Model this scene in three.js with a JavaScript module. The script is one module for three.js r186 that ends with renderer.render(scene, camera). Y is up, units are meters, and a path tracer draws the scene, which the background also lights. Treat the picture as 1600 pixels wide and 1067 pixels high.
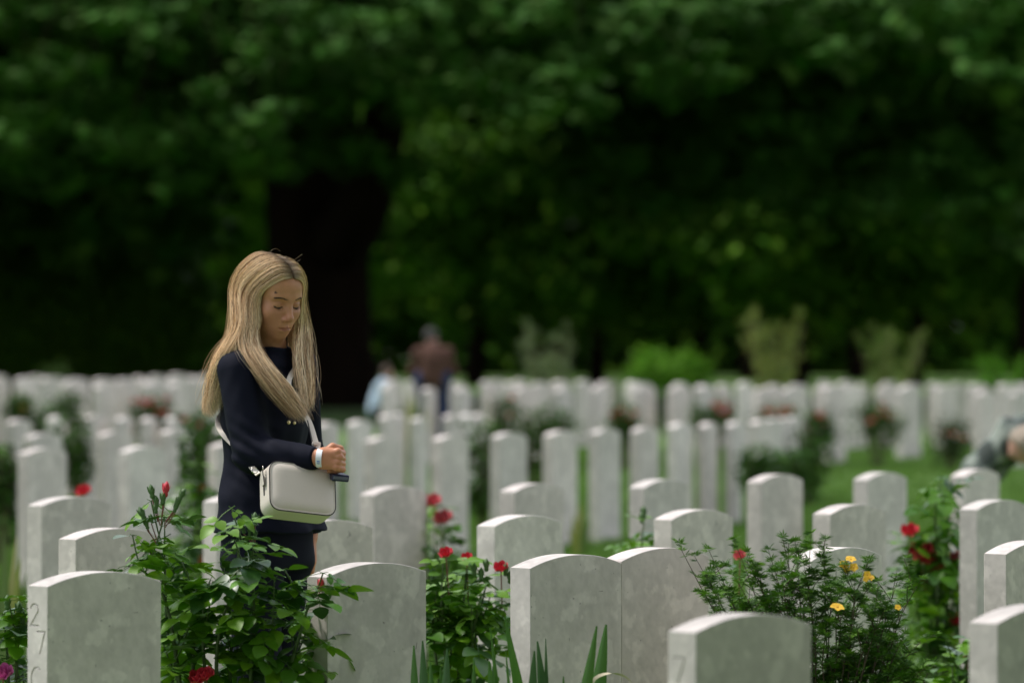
import * as THREE from 'three';
import { mergeGeometries, mergeVertices } from 'three/addons/utils/BufferGeometryUtils.js';
import { MarchingCubes } from 'three/addons/objects/MarchingCubes.js';
import { RoundedBoxGeometry } from 'three/addons/geometries/RoundedBoxGeometry.js';
import { Brush, Evaluator, SUBTRACTION } from 'three-bvh-csg';

// ---------------------------------------------------------------- camera, sky, sun, exposure
const scene = new THREE.Scene();
const EYE = 1.36, F = 6760, HORIZON = 550;            // eye height; focal length and horizon in photo pixels (1600 x 1067)
const camera = new THREE.PerspectiveCamera(2 * Math.atan(533.5 / F) * 180 / Math.PI, 1600 / 1067, 0.5, 900);
camera.position.set(0, EYE, 0);
camera.rotation.x = Math.atan((HORIZON - 533.5) / F);
camera.focus = 12.05;
camera.userData.fStop = 3.0;
scene.add(camera);

const renderer = new THREE.WebGLRenderer({ antialias: true });
renderer.toneMapping = THREE.LinearToneMapping;
renderer.toneMappingExposure = 1.2;
renderer.shadowMap.enabled = true;

const SUN = new THREE.Vector3(-0.7, 1.12, -0.22).normalize();
const sun = new THREE.DirectionalLight(new THREE.Color(1, 0.95, 0.88), 3.1);
sun.position.copy(SUN).multiplyScalar(90).add(new THREE.Vector3(0, 0, -30));
sun.target.position.set(0, 0, -30);
sun.castShadow = true;
sun.shadow.radius = 12;
sun.shadow.mapSize.set(4096, 4096);
Object.assign(sun.shadow.camera, { left: -60, right: 60, top: 60, bottom: -60, near: 1, far: 220 });
scene.add(sun, sun.target);

// seeded noise
function rng(seed) { let a = seed >>> 0; return () => { a = (a + 0x6D2B79F5) >>> 0; let t = a; t = Math.imul(t ^ (t >>> 15), t | 1); t ^= t + Math.imul(t ^ (t >>> 7), t | 61); return ((t ^ (t >>> 14)) >>> 0) / 4294967296; }; }
const hash3 = (x, y, z) => { let h = Math.imul(x | 0, 374761393) + Math.imul(y | 0, 668265263) + Math.imul(z | 0, 2147483647 - 1013904223); h = Math.imul(h ^ (h >>> 13), 1274126177); return ((h ^ (h >>> 16)) >>> 0) / 4294967296; };
function noise3(x, y, z, wrap = 0) {
  const X = Math.floor(x), Y = Math.floor(y), Z = Math.floor(z), f = x - X, g = y - Y, h = z - Z, s = f * f * (3 - 2 * f), t = g * g * (3 - 2 * g), u = h * h * (3 - 2 * h);
  const w = wrap ? (n) => ((n % wrap) + wrap) % wrap : (n) => n, L = (a, b, k) => a + (b - a) * k;
  const at = (i, j, k) => hash3(w(X + i), w(Y + j), Z + k);
  return L(L(L(at(0, 0, 0), at(1, 0, 0), s), L(at(0, 1, 0), at(1, 1, 0), s), t), L(L(at(0, 0, 1), at(1, 0, 1), s), L(at(0, 1, 1), at(1, 1, 1), s), t), u);
}
function fbm(x, y, z, oct = 4, wrap = 0) { let v = 0, a = 0.5, n = 0, k = 1; for (let i = 0; i < oct; i++) { v += a * noise3(x * k, y * k, z + i * 17, wrap * k); n += a; a *= 0.5; k *= 2; } return v / n; }
const clamp = THREE.MathUtils.clamp, lerp = THREE.MathUtils.lerp, sstep = THREE.MathUtils.smoothstep;

{ // a bright hazy sky with broken cloud
  const W = 256, H = 128, data = new Float32Array(W * H * 4);
  for (let r = 0; r < H; r++) for (let c = 0; c < W; c++) {
    const up = ((r + 0.5) / H - 0.5) * Math.PI, az = ((c + 0.5) / W - 0.5) * 2 * Math.PI;
    const x = Math.cos(az) * Math.cos(up), y = Math.sin(up), z = Math.sin(az) * Math.cos(up);
    const cl = sstep(fbm(x * 2.2 / (Math.abs(y) + 0.35) + 9, z * 2.2 / (Math.abs(y) + 0.35) + 4, 3, 5), 0.34, 0.66);
    const d = x * SUN.x + y * SUN.y + z * SUN.z, glow = 0.5 * Math.pow(Math.max(0, d), 4);
    const k = 0.84 + 0.12 * (1 - Math.abs(y)), b = [0.42, 0.56, 0.86], w = [1.02, 1.03, 1.06];
    for (let i = 0; i < 3; i++) data[(r * W + c) * 4 + i] = lerp(b[i], w[i], 0.35 + 0.65 * cl) * k * (1 + glow);
    data[(r * W + c) * 4 + 3] = 1;
  }
  const t = new THREE.DataTexture(data, W, H, THREE.RGBAFormat, THREE.FloatType);
  t.mapping = THREE.EquirectangularReflectionMapping; t.magFilter = t.minFilter = THREE.LinearFilter; t.needsUpdate = true;
  scene.background = t; scene.environment = t;
}

// ---------------------------------------------------------------- helpers
const V = (x, y, z) => new THREE.Vector3(x, y, z);
const at = (px, py, s) => V((px - 800) / s, EYE + (HORIZON - py) / s, -F / s);   // s: photo pixels per metre, so the distance is F / s
const used = new Map();
function numbered(name) { const n = used.get(name) ?? 0; used.set(name, n + 1); return n ? name + '_' + String(n).padStart(3, '0') : name; }
function shadows(o) { o.castShadow = o.receiveShadow = true; return o; }
function thing(name, label, category, pos = V(0, 0, 0), turn = 0, group) {
  const o = new THREE.Group(); o.name = numbered(name); o.position.copy(pos); o.rotation.y = turn; o.userData = { label, category };
  if (group) o.userData.group = group;
  scene.add(o); return o;
}
function part(parent, name, geometry, material, label) {
  const m = shadows(new THREE.Mesh(geometry, material)); m.name = name; if (label) m.userData.label = label; parent.add(m); return m;
}
const std = (r, g, b, roughness = 0.8, extra = {}) => new THREE.MeshPhysicalMaterial({ color: new THREE.Color().setRGB(r, g, b), roughness, side: THREE.DoubleSide, ...extra });
function tex(W, H, fn, srgb = false) {
  const d = new Uint8Array(W * H * 4);
  for (let y = 0; y < H; y++) for (let x = 0; x < W; x++) { const c = fn(x / W, y / H, x, y); for (let i = 0; i < 3; i++) d[(y * W + x) * 4 + i] = clamp(Math.round((srgb ? Math.pow(clamp(c[i], 0, 1), 1 / 2.2) : c[i]) * 255), 0, 255); d[(y * W + x) * 4 + 3] = 255; }
  const t = new THREE.DataTexture(d, W, H); t.wrapS = t.wrapT = THREE.RepeatWrapping; t.magFilter = THREE.LinearFilter; t.minFilter = THREE.LinearMipmapLinearFilter; t.generateMipmaps = true;
  if (srgb) t.colorSpace = THREE.SRGBColorSpace; t.needsUpdate = true; return t;
}
function soup(tris, colors) { // arrays of numbers -> geometry with smooth normals where indexed
  const g = new THREE.BufferGeometry(); g.setAttribute('position', new THREE.Float32BufferAttribute(tris, 3));
  if (colors) g.setAttribute('color', new THREE.Float32BufferAttribute(colors, 3));
  g.computeVertexNormals(); return g;
}
// a tapered tube through points; radius may be a function of 0..1
function tube(points, radius, seg = 10, sides = 6, color) {
  const c = points.length > 2 ? new THREE.CatmullRomCurve3(points) : new THREE.LineCurve3(points[0], points[1]);
  const pos = [], idx = [], col = [], n = V(), b = V(), t = V(), p = V(); let ref = V(0.31, 0.2, 0.93);
  for (let i = 0; i <= seg; i++) {
    const u = i / seg; c.getPoint(u, p); c.getTangent(u, t); b.crossVectors(t, ref).normalize(); n.crossVectors(b, t).normalize(); ref = n.clone();
    const r = typeof radius === 'function' ? radius(u) : radius;
    for (let k = 0; k < sides; k++) { const a = k / sides * 2 * Math.PI, x = Math.cos(a) * r, y = Math.sin(a) * r; pos.push(p.x + n.x * x + b.x * y, p.y + n.y * x + b.y * y, p.z + n.z * x + b.z * y); if (color) col.push(...color); }
  }
  for (let i = 0; i < seg; i++) for (let k = 0; k < sides; k++) { const a = i * sides + k, d = i * sides + (k + 1) % sides; idx.push(a, a + sides, d, d, a + sides, d + sides); }
  const e = pos.length / 3; c.getPoint(1, p); pos.push(p.x, p.y, p.z); if (color) col.push(...color);
  for (let k = 0; k < sides; k++) idx.push(seg * sides + k, e, seg * sides + (k + 1) % sides);
  const g = new THREE.BufferGeometry(); g.setAttribute('position', new THREE.Float32BufferAttribute(pos, 3)); if (color) g.setAttribute('color', new THREE.Float32BufferAttribute(col, 3)); g.setIndex(idx); g.computeVertexNormals(); return g;
}
// ---------------------------------------------------------------- ground
const groundY = (x, z) => { const d = -z; return 0.2 * sstep(d, 36, 49) + 0.35 * sstep(d, 55, 90) + 0.015 * (noise3(x * 0.3, z * 0.3, 5) - 0.5); };
{
  const xs = [], zs = [];
  for (const [a, b, n] of [[-400, -40, 12], [-40, 40, 80], [40, 400, 12]]) for (let i = 0; i < n; i++) xs.push(a + (b - a) * i / n); xs.push(400);
  for (const [a, b, n] of [[60, 0, 12], [0, -110, 140], [-110, -600, 14]]) for (let i = 0; i < n; i++) zs.push(a + (b - a) * i / n); zs.push(-600);
  const pos = [], uv = [], idx = [], nx = xs.length;
  for (const z of zs) for (const x of xs) { pos.push(x, groundY(x, z), z); uv.push(x / 4, z / 4); }
  for (let j = 0; j < zs.length - 1; j++) for (let i = 0; i < nx - 1; i++) { const a = j * nx + i; idx.push(a, a + 1, a + nx, a + 1, a + nx + 1, a + nx); }
  const g = new THREE.BufferGeometry(); g.setAttribute('position', new THREE.Float32BufferAttribute(pos, 3)); g.setAttribute('uv', new THREE.Float32BufferAttribute(uv, 2)); g.setIndex(idx); g.computeVertexNormals();
  const lawn = tex(256, 256, (u, v) => { const a = fbm(u * 8, v * 8, 1, 5, 8), b = fbm(u * 64, v * 64, 7, 3, 64), k = 0.55 + 0.55 * a + 0.5 * (b - 0.5); return [0.078 * k + 0.02 * (a - 0.4), 0.18 * k, 0.009 * k]; }, true);
  const m = shadows(new THREE.Mesh(g, new THREE.MeshStandardMaterial({ map: lawn, roughness: 0.95, side: THREE.DoubleSide })));
  m.name = 'lawn'; m.userData = { kind: 'structure', label: 'mown green lawn running between the rows of headstones', category: 'lawn' };
  scene.add(m);
  // short grass on the strips of lawn that show between the stones
  const R = rng(11), blade = [];
  for (let i = 0; i < 9; i++) { const a = R() * 6.28, x = (R() - 0.5) * 0.1, z = (R() - 0.5) * 0.1, h = 0.03 + R() * 0.03, lx = (R() - 0.5) * 0.03, lz = (R() - 0.5) * 0.03, w = 0.003; blade.push(x - w * Math.cos(a), 0, z - w * Math.sin(a), x + w * Math.cos(a), 0, z + w * Math.sin(a), x + lx, h, z + lz); }
  const N = 60000, gm = shadows(new THREE.InstancedMesh(soup(blade), std(0.088, 0.205, 0.009, 0.8, { transmission: 0.3 }), N)), q = new THREE.Matrix4(), c = new THREE.Color();
  for (let i = 0; i < N; i++) { const d = 15 + 37 * R(), x = (R() - 0.5) * 0.26 * d, k = 0.7 + 0.6 * R(); q.makeRotationY(R() * 6.28).setPosition(x, groundY(x, -d), -d); gm.setMatrixAt(i, q); gm.setColorAt(i, c.setRGB(k * (0.9 + 0.3 * R()), k, k * 0.8)); }
  gm.name = 'grass'; gm.userData = { kind: 'stuff', label: 'short green grass blades growing on the lawn between headstones', category: 'grass' }; scene.add(gm);
}
// ---------------------------------------------------------------- headstones
const STONE_W = 0.38, STONE_T = 0.076, STONE_H = 0.81;
const stoneTex = (seed, warm) => tex(512, 512, (u, v) => {
  const a = fbm(u * 6, v * 6, seed, 5, 6), b = fbm(u * 48, v * 48, seed + 3, 3, 48), p = sstep(fbm(u * 22, v * 22, seed + 9, 4, 22), 0.54, 0.7), sp = noise3(u * 64, v * 64, seed + 20, 64), spot = 1 - 0.6 * sstep(sp, 0.965, 0.99), st = sstep(fbm(u * 20, v * 5, seed + 31, 3, 0), 0.55, 0.8);
  const k = (0.78 + 0.34 * a + 0.22 * (b - 0.5) + 0.17 * p - 0.09 * st) * spot;
  return [0.565 * k * warm, 0.518 * k, 0.487 * k];
}, true);
const stoneBump = tex(256, 256, (u, v) => { const b = fbm(u * 90, v * 90, 4, 3, 90) * 0.6 + 0.4 * fbm(u * 20, v * 20, 8, 3, 20); return [b, b, b]; });
const stoneMaps = [stoneTex(2, 1), stoneTex(42, 1.02)];
const weathered = [...Array(8).keys()].map((i) => { const map = stoneMaps[i % 2].clone(); map.offset.set(i * 0.37, i * 0.21); map.rotation = i * 0.7; map.needsUpdate = true; return new THREE.MeshStandardMaterial({ map, color: new THREE.Color().setRGB(...[1, 1, 0.99].map((c) => c * (0.98 + 0.2 * hash3(i, 7, 2)))), bumpMap: stoneBump, bumpScale: 0.0012, roughness: 0.88, side: THREE.DoubleSide }); });
function stoneShape(h = STONE_H, below = 0.12) {
  const rise = 0.03, w = STONE_W / 2 - 0.002, r = (w * w + rise * rise) / (2 * rise), s = new THREE.Shape();
  s.moveTo(-w, -below); s.lineTo(w, -below); s.lineTo(w, h - rise - 0.002);
  for (let i = 1; i <= 24; i++) { const x = w - 2 * w * i / 24; s.lineTo(x, h - 0.002 - r + Math.sqrt(r * r - x * x)); }
  s.closePath(); return s;
}
const stoneGeo = (h, below) => { const g = new THREE.ExtrudeGeometry(stoneShape(h, below), { depth: STONE_T - 0.004, bevelEnabled: true, bevelSize: 0.002, bevelThickness: 0.002, bevelSegments: 2, curveSegments: 1 }); g.translate(0, 0, -STONE_T / 2 + 0.002); return g; };
const baseStone = stoneGeo();
// engraved grave numbers are cut as fine grooves into the narrow side that faces left: strokes are polylines in units of the letter's height
const arc = (cx, cy, rx, ry, a0, a1, n) => [...Array(n + 1)].map((_, i) => { const a = a0 + (a1 - a0) * i / n; return [cx + rx * Math.cos(a), cy + ry * Math.sin(a)]; });
const strokes = { 2: [[...arc(0, 0.24, 0.26, 0.24, 2.9, -0.5, 8), [-0.26, -0.48], [0.28, -0.48]]], 7: [[[-0.26, 0.48], [0.26, 0.48], [-0.08, -0.5]]], C: [arc(0.06, 0, 0.33, 0.48, 0.9, 5.4, 12)] };
function engraved(letters) {
  const ev = new Evaluator(); ev.attributes = ['position', 'normal', 'uv']; ev.useGroups = false;
  let b = new Brush(stoneGeo()); b.updateMatrixWorld();
  for (const [ch, y, z, size] of letters) for (const line of strokes[ch]) for (let i = 0; i < line.length - 1; i++) {
    const p = V(-STONE_W / 2, y + line[i][1] * size, z + line[i][0] * size), q = V(-STONE_W / 2, y + line[i + 1][1] * size, z + line[i + 1][0] * size), d = V().subVectors(q, p), c = new Brush(new THREE.CapsuleGeometry(0.0027, d.length(), 3, 8));
    c.position.copy(p).add(q).multiplyScalar(0.5); c.quaternion.setFromUnitVectors(V(0, 1, 0), d.normalize()); c.updateMatrixWorld(); b = ev.evaluate(b, c, SUBTRACTION); b.updateMatrixWorld();
  }
  return b.geometry;
}
let stoneCount = 0;
// xl, xr: left and right outline in the photograph, y: top of the arch, s: scale at that distance
function headstone(xl, xr, y, s, label, group, geometry = baseStone) {
  const w = clamp((xr - xl) / s, -0.37, 0.37), cx = (xl + xr) / 2, a = Math.atan((cx - 800) / F), R = Math.hypot(STONE_W, STONE_T);
  const th = Math.atan(STONE_T / STONE_W) + Math.acos(clamp(Math.abs(w) / R, 0.2, 1));
  const p = at(cx, y, s), h = hash3(Math.round(cx), Math.round(y), 3);
  const m = shadows(new THREE.Mesh(geometry, weathered[stoneCount++ % 8])); m.name = numbered('headstone');
  m.position.set(p.x, p.y - STONE_H, p.z); m.rotation.set(0, (w < 0 ? -th : th) - a, (h - 0.5) * 0.012);
  m.userData = { label, category: 'headstone' }; if (group) m.userData.group = group; scene.add(m); return m;
}
const nearGroup = 'headstones in the near rows', midGroup = 'headstones in the middle row', farGroup = 'headstones in the blurred far rows';
const k55 = (y) => (y - HORIZON) / 0.55;
const g27 = engraved([['2', 0.708, -0.012, 0.056], ['7', 0.64, 0.014, 0.056], ['C', 0.548, -0.006, 0.062]]);
const gC9 = engraved([['7', 0.7, -0.006, 0.055]]);
headstone(42, 250, 893, 620, 'large shaded headstone at the left with 27 C engraved on its narrow side', nearGroup, g27);
headstone(90, 250, 825, 500, 'arched headstone directly behind the one engraved 27 C', nearGroup);
headstone(42, 174, 776, 411, 'pale headstone at left with a small red bloom over its top', nearGroup);
headstone(27, 104, 700, 273, 'blurred headstone at the left edge with an olive shaded side', nearGroup);
headstone(35, 97, 677, 231, 'blurred headstone peeping over the one at the left edge', nearGroup);
headstone(148, 206, 674, 225, 'blurred headstone left of the stone behind the tall rose buds', nearGroup);
headstone(185, 260, 697, 267, 'blurred headstone just above the tall cluster of rose buds', nearGroup);
headstone(246, 300, 670, 218, 'tall blurred headstone to the left of the woman, by a dark gap', nearGroup);
headstone(317, 446, 770, 402, 'headstone half hidden behind the back of the navy jacket', nearGroup);
headstone(324, 404, 690, 255, 'headstone showing only its left corner behind the woman’s waist', nearGroup);
headstone(331, 388, 667, 213, 'farthest headstone whose corner peeps out behind the woman’s back', nearGroup);
headstone(428, 584, 812, 476, 'grey headstone behind the woman’s hanging left hand', nearGroup);
headstone(482, 668, 879, 580, 'sharp grey headstone right of the woman’s legs beside the rose bush', nearGroup);
headstone(562, 668, 760, 376, 'headstone right of the handbag with red roses at its right edge', nearGroup);
headstone(746, 880, 805, 464, 'headstone standing behind the left one of the joined pair', nearGroup);
headstone(781, 882, 755, 373, 'blurred headstone half hidden behind the stone left of centre', nearGroup);
const pairLeft = headstone(799, 973, 866, 560, 'left headstone of the sharp joined pair with iris leaves in front', nearGroup);
{ const m = headstone(974, 1148, 863, 560, 'right headstone of the sharp joined pair beside the yellow shrub', nearGroup), th = pairLeft.rotation.y; m.rotation.copy(pairLeft.rotation); m.position.copy(pairLeft.position).add(V(Math.cos(th) * 0.3815, 0.006, -Math.sin(th) * 0.3815)); }
headstone(984, 1078, 749, 362, 'blurred headstone with a rose sprig at its foot, right of centre', nearGroup);
headstone(1022, 1146, 796, 447, 'headstone rising behind the right one of the joined pair', nearGroup);
headstone(1044, 1268, 959, 744, 'nearest low headstone at bottom, in front of the yellow flowered shrub', nearGroup, gC9);
headstone(1168, 1256, 741, 347, 'tall headstone standing clear above the left part of the shrub', nearGroup);
headstone(1234, 1380, 855, 555, 'headstone covered by the shrub with yellow flowers', nearGroup);
headstone(1271, 1386, 788, 433, 'arched headstone just above the yellow flowers', nearGroup);
headstone(1334, 1418, 738, 342, 'tall headstone with red roses at its right edge', nearGroup);
headstone(1486, 1563, 733, 333, 'headstone under the stooping visitor in grey green', nearGroup);
headstone(1501, 1609, 781, 420, 'tall headstone at right edge behind two nearer ones', nearGroup);
headstone(1540, 1680, 845, 536, 'headstone cut off by the right edge with a mottled pale side', nearGroup);
headstone(1518, 1720, 945, 718, 'lowest headstone in the bottom right corner', nearGroup);
const ordinal = ['first', 'second', 'third', 'fourth', 'fifth', 'sixth', 'seventh', 'eighth', 'ninth', 'tenth', 'eleventh', 'twelfth', 'thirteenth', 'fourteenth', 'fifteenth', 'sixteenth', 'seventeenth', 'eighteenth', 'nineteenth', 'twentieth'];
const row = (list, say, group) => [...list].sort((a, b) => a[0] - b[0]).forEach(([xl, xr, y, s], i) => headstone(xl, xr, y, s, say(ordinal[i]), group));
row([[492, 530, 660, 200], [540, 582, 657, 195], [568, 628, 682, 240], [640, 668, 652, 185], [673, 732, 680, 236], [766, 824, 676, 229], [848, 902, 673, 224], [920, 970, 670, 218], [984, 1030, 667, 213], [1042, 1083, 661, 202], [1091, 1122, 660, 200], [1134, 1160, 659, 198]],
  (n) => `${n} headstone from the left in the middle row right of the woman`, midGroup);
row([[1170, 1206, 656, 190], [1190, 1224, 654, 184], [1208, 1238, 653, 178], [1226, 1254, 651, 172]], (n) => `${n} of four overlapping bluish headstones ending the middle row`, midGroup);
row([[8, 48, 655, 190], [70, 110, 650, 182], [125, 166, 649, 181], [178, 208, 651, 180], [218, 246, 652, 179], [256, 280, 652, 178]], (n) => `${n} bluish blurred headstone from the left in the row at far left`, midGroup);
row([[590, 625, 648, 172], [610, 634, 646, 170], [690, 720, 648, 170], [716, 740, 647, 168], [736, 758, 646, 166]], (n) => `${n} of five bluish blurred headstones behind the middle row right of the trunk`, midGroup);
{ // far rows: runs of stones, each row listed from left to right, with gaps where graves stand farther apart
  const R = rng(77), run = (x0, x1, step, y, s, wide, say) => { const l = []; for (let x = x0; x < x1; x += step * (0.75 + 0.5 * R())) { const w = wide * (0.6 + 0.6 * R()) * s; if (R() > 0.16) l.push([x, x + w, y + (R() - 0.5) * 5, s * (0.98 + 0.04 * R())]); } row(l.slice(0, 20), say, farGroup); };
  run(-12, 322, 45, 600, 143, 0.27, (n) => `${n} pale headstone in the front far row left of the woman`);
  run(-20, 322, 39, 592, 126, 0.28, (n) => `${n} pale headstone in the second far row left of the woman`);
  run(-16, 330, 30, 587, 112, 0.28, (n) => `${n} pale headstone in the rearmost row left of the woman`);
  run(594, 1000, 55, 604, 146, 0.25, (n) => `${n} pale headstone in the front far row between trunk and bright bush`);
  run(600, 1010, 43, 597, 128, 0.27, (n) => `${n} pale headstone in the second far row between trunk and bright bush`);
  run(598, 1000, 34, 594, 116, 0.27, (n) => `${n} pale headstone in the rearmost row between trunk and bright bush`);
  run(1042, 1252, 48, 605, 146, 0.27, (n) => `${n} pale headstone in the front far row right of the bright bush`);
  run(1050, 1256, 38, 600, 130, 0.27, (n) => `${n} pale headstone in the second far row right of the bright bush`);
  row([[1284, 1322, 602, 146], [1400, 1440, 606, 142], [1523, 1557, 611, 146], [1575, 1612, 612, 150]], (n) => `${n} pale headstone standing at the front of the far right rows`, farGroup);
  run(1272, 1600, 45, 602, 131, 0.27, (n) => `${n} pale headstone in the second row at far right`);
  run(1278, 1610, 36, 598, 118, 0.27, (n) => `${n} pale headstone in the rearmost row at far right`);
}
// ---------------------------------------------------------------- trees, hedge and the wood behind
function leafCard(out, cols, p, n, size, kind, tint, R) { // kind 0: ovate, folded on its midrib; 1: five-lobed maple
  const up = Math.abs(n.y) > 0.95 ? V(1, 0, 0) : V(0, -1, 0), a = V().crossVectors(up, n).normalize(), b = V().crossVectors(n, a).normalize(), rot = (R() - 0.5) * 1.8;
  const A = a.clone().multiplyScalar(Math.cos(rot)).addScaledVector(b, Math.sin(rot)), B = b.clone().multiplyScalar(Math.cos(rot)).addScaledVector(a, -Math.sin(rot));
  const P = (x, y, z) => V(p.x, p.y, p.z).addScaledVector(A, x * size).addScaledVector(B, y * size).addScaledVector(n, z * size);
  const shape = kind ? [[0, 1, -0.1], [0.13, 0.55, 0.02], [0.42, 0.7, 0.04], [0.33, 0.36, 0.05], [0.62, 0.2, 0.0], [0.25, 0.05, 0.04], [0.2, -0.12, 0], [0, 0, 0]] : [[0, 1, -0.08], [0.26, 0.7, 0.05], [0.33, 0.38, 0.08], [0.18, 0.06, 0.04], [0, 0, 0]];
  const mid = P(0, 0.25, 0);
  for (const sgn of [1, -1]) for (let i = 0; i < shape.length - 1; i++) {
    const q = P(sgn * shape[i][0], shape[i][1], shape[i][2]), r = P(sgn * shape[i + 1][0], shape[i + 1][1], shape[i + 1][2]);
    for (const v of sgn > 0 ? [mid, r, q] : [mid, q, r]) { out.push(v.x, v.y, v.z); cols.push(...tint); }
  }
}
function clump(seed, n, radius, size, kind, droop = 0.3) {
  const R = rng(seed), out = [], cols = [];
  for (let i = 0; i < n; i++) {
    const d = V(R() - 0.5, R() - 0.5, R() - 0.5).normalize(), p = d.clone().multiplyScalar(radius * Math.cbrt(R())), nn = V(R() - 0.5, R() * 0.9 + droop, R() - 0.5).normalize(), k = 0.7 + 0.6 * R();
    leafCard(out, cols, p, nn, size * (0.7 + 0.6 * R()), kind, [k * (0.85 + 0.4 * R()), k, k * (0.7 + 0.4 * R())], R);
  }
  return soup(out, cols);
}
const clumpBroad = [clump(1, 16, 0.5, 0.24, 0), clump(2, 16, 0.5, 0.24, 0)], clumpMaple = clump(3, 11, 0.3, 0.17, 1, 0.1), clumpCanopy = clump(5, 18, 0.62, 0.3, 1);
const leafMat = (r, g, b, tr = 0.35, rough = 0.6) => std(r, g, b, rough, { vertexColors: true, transmission: tr, specularIntensity: 0.12 });
const bark = (() => { const m = tex(256, 256, (u, v) => { const a = fbm(u * 24, v * 5, 3, 4, 0), k = 0.5 + a; return [0.055 * k, 0.041 * k, 0.03 * k]; }, true); return new THREE.MeshPhysicalMaterial({ color: 0x6e655e, roughness: 1, specularIntensity: 0.08, side: THREE.DoubleSide, map: m }); })();
function barkTube(points, radius, seg, sides) { const g = tube(points, radius, seg, sides), p = g.attributes.position, n = g.attributes.normal, uv = []; for (let i = 0; i < p.count; i++) { const a = (i % sides) / sides * 6.283, k = noise3(Math.cos(a) * 2 + p.getY(i) * 0.2, Math.sin(a) * 2, p.getY(i) * 0.35) - 0.5; const amp = 0.22 * (typeof radius === 'function' ? radius(Math.floor(i / sides) / seg) : radius); p.setXYZ(i, p.getX(i) + n.getX(i) * k * amp, p.getY(i) + n.getY(i) * k * amp, p.getZ(i) + n.getZ(i) * k * amp); uv.push((i % sides) / sides, p.getY(i) * 0.25); } g.setAttribute('uv', new THREE.Float32BufferAttribute(uv, 2)); g.computeVertexNormals(); return g; }
function instanced(parent, name, geometry, material, list, seed) { // list of [x, y, z, scale]
  const m = shadows(new THREE.InstancedMesh(geometry, material, list.length)), R = rng(seed), q = new THREE.Quaternion(), e = new THREE.Euler(), M = new THREE.Matrix4(), c = new THREE.Color();
  list.forEach(([x, y, z, s, lean = 0.5], i) => { e.set((R() - 0.5) * lean, R() * 6.283, (R() - 0.5) * lean); q.setFromEuler(e); M.compose(V(x, y, z), q, V(s, s * (0.85 + 0.3 * R()), s)); m.setMatrixAt(i, M); const k = 0.7 + 0.6 * R(); m.setColorAt(i, c.setRGB(k, k, k)); });
  m.name = name; m.userData = { kind: 'stuff' }; parent.add(m); return m;
}
// crown: clumps gathered round the ends of branches that fill an ellipsoid unevenly
function crownPoints(R, c, r, n, knots, spread, floor = -1e9) {
  const ends = [], list = [];
  for (let i = 0; i < knots; i++) { const d = V(R() - 0.5, R() - 0.5, R() - 0.5).normalize().multiplyScalar(Math.pow(R(), 0.4)); ends.push(V(c.x + d.x * r.x, c.y + d.y * r.y, c.z + d.z * r.z)); }
  while (list.length < n) { const e = ends[Math.floor(R() * knots)], d = V(R() - 0.5, (R() - 0.5) * 0.6, R() - 0.5).normalize().multiplyScalar(spread * Math.sqrt(R())); if (e.y + d.y > floor) list.push([e.x + d.x, e.y + d.y, e.z + d.z, 0.8 + 0.6 * R()]); else if (R() < 0.2) list.push([e.x + d.x, floor + R(), e.z + d.z, 0.8]); }
  return { ends, list };
}
function tree(name, label, x, z, height, r, low, color, seed, group, n = 2600, tr = 0.4) {
  const R = rng(seed), y0 = groundY(x, z), t = thing(name, label, 'tree', V(x, y0, z), 0, group);
  const cy = (low + height) / 2, { ends, list } = crownPoints(R, V(0, cy, 0), V(r, (height - low) / 2, r), n, 60, r * 0.34, low - 0.4);
  part(t, 'trunk', barkTube([V(0, -0.3, 0), V(0.1, cy * 0.5, 0.05), V(-0.1, cy, 0), V(0, height * 0.85, 0)], (u) => 0.05 * r * (1.25 - u), 10, 9), bark);
  for (let i = 0; i < 7; i++) { const e = ends[i * 7]; part(t, 'limb', barkTube([V(0, lerp(low, cy, 0.3 + 0.1 * i) * 0.7, 0), V(e.x * 0.5, (cy + e.y) * 0.45, e.z * 0.5), e], (u) => 0.022 * r * (1.15 - u), 7, 6), bark); }
  instanced(t, 'crown', clumpBroad[seed % 2], leafMat(...color, tr), list, seed + 5);
  return t;
}
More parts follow.
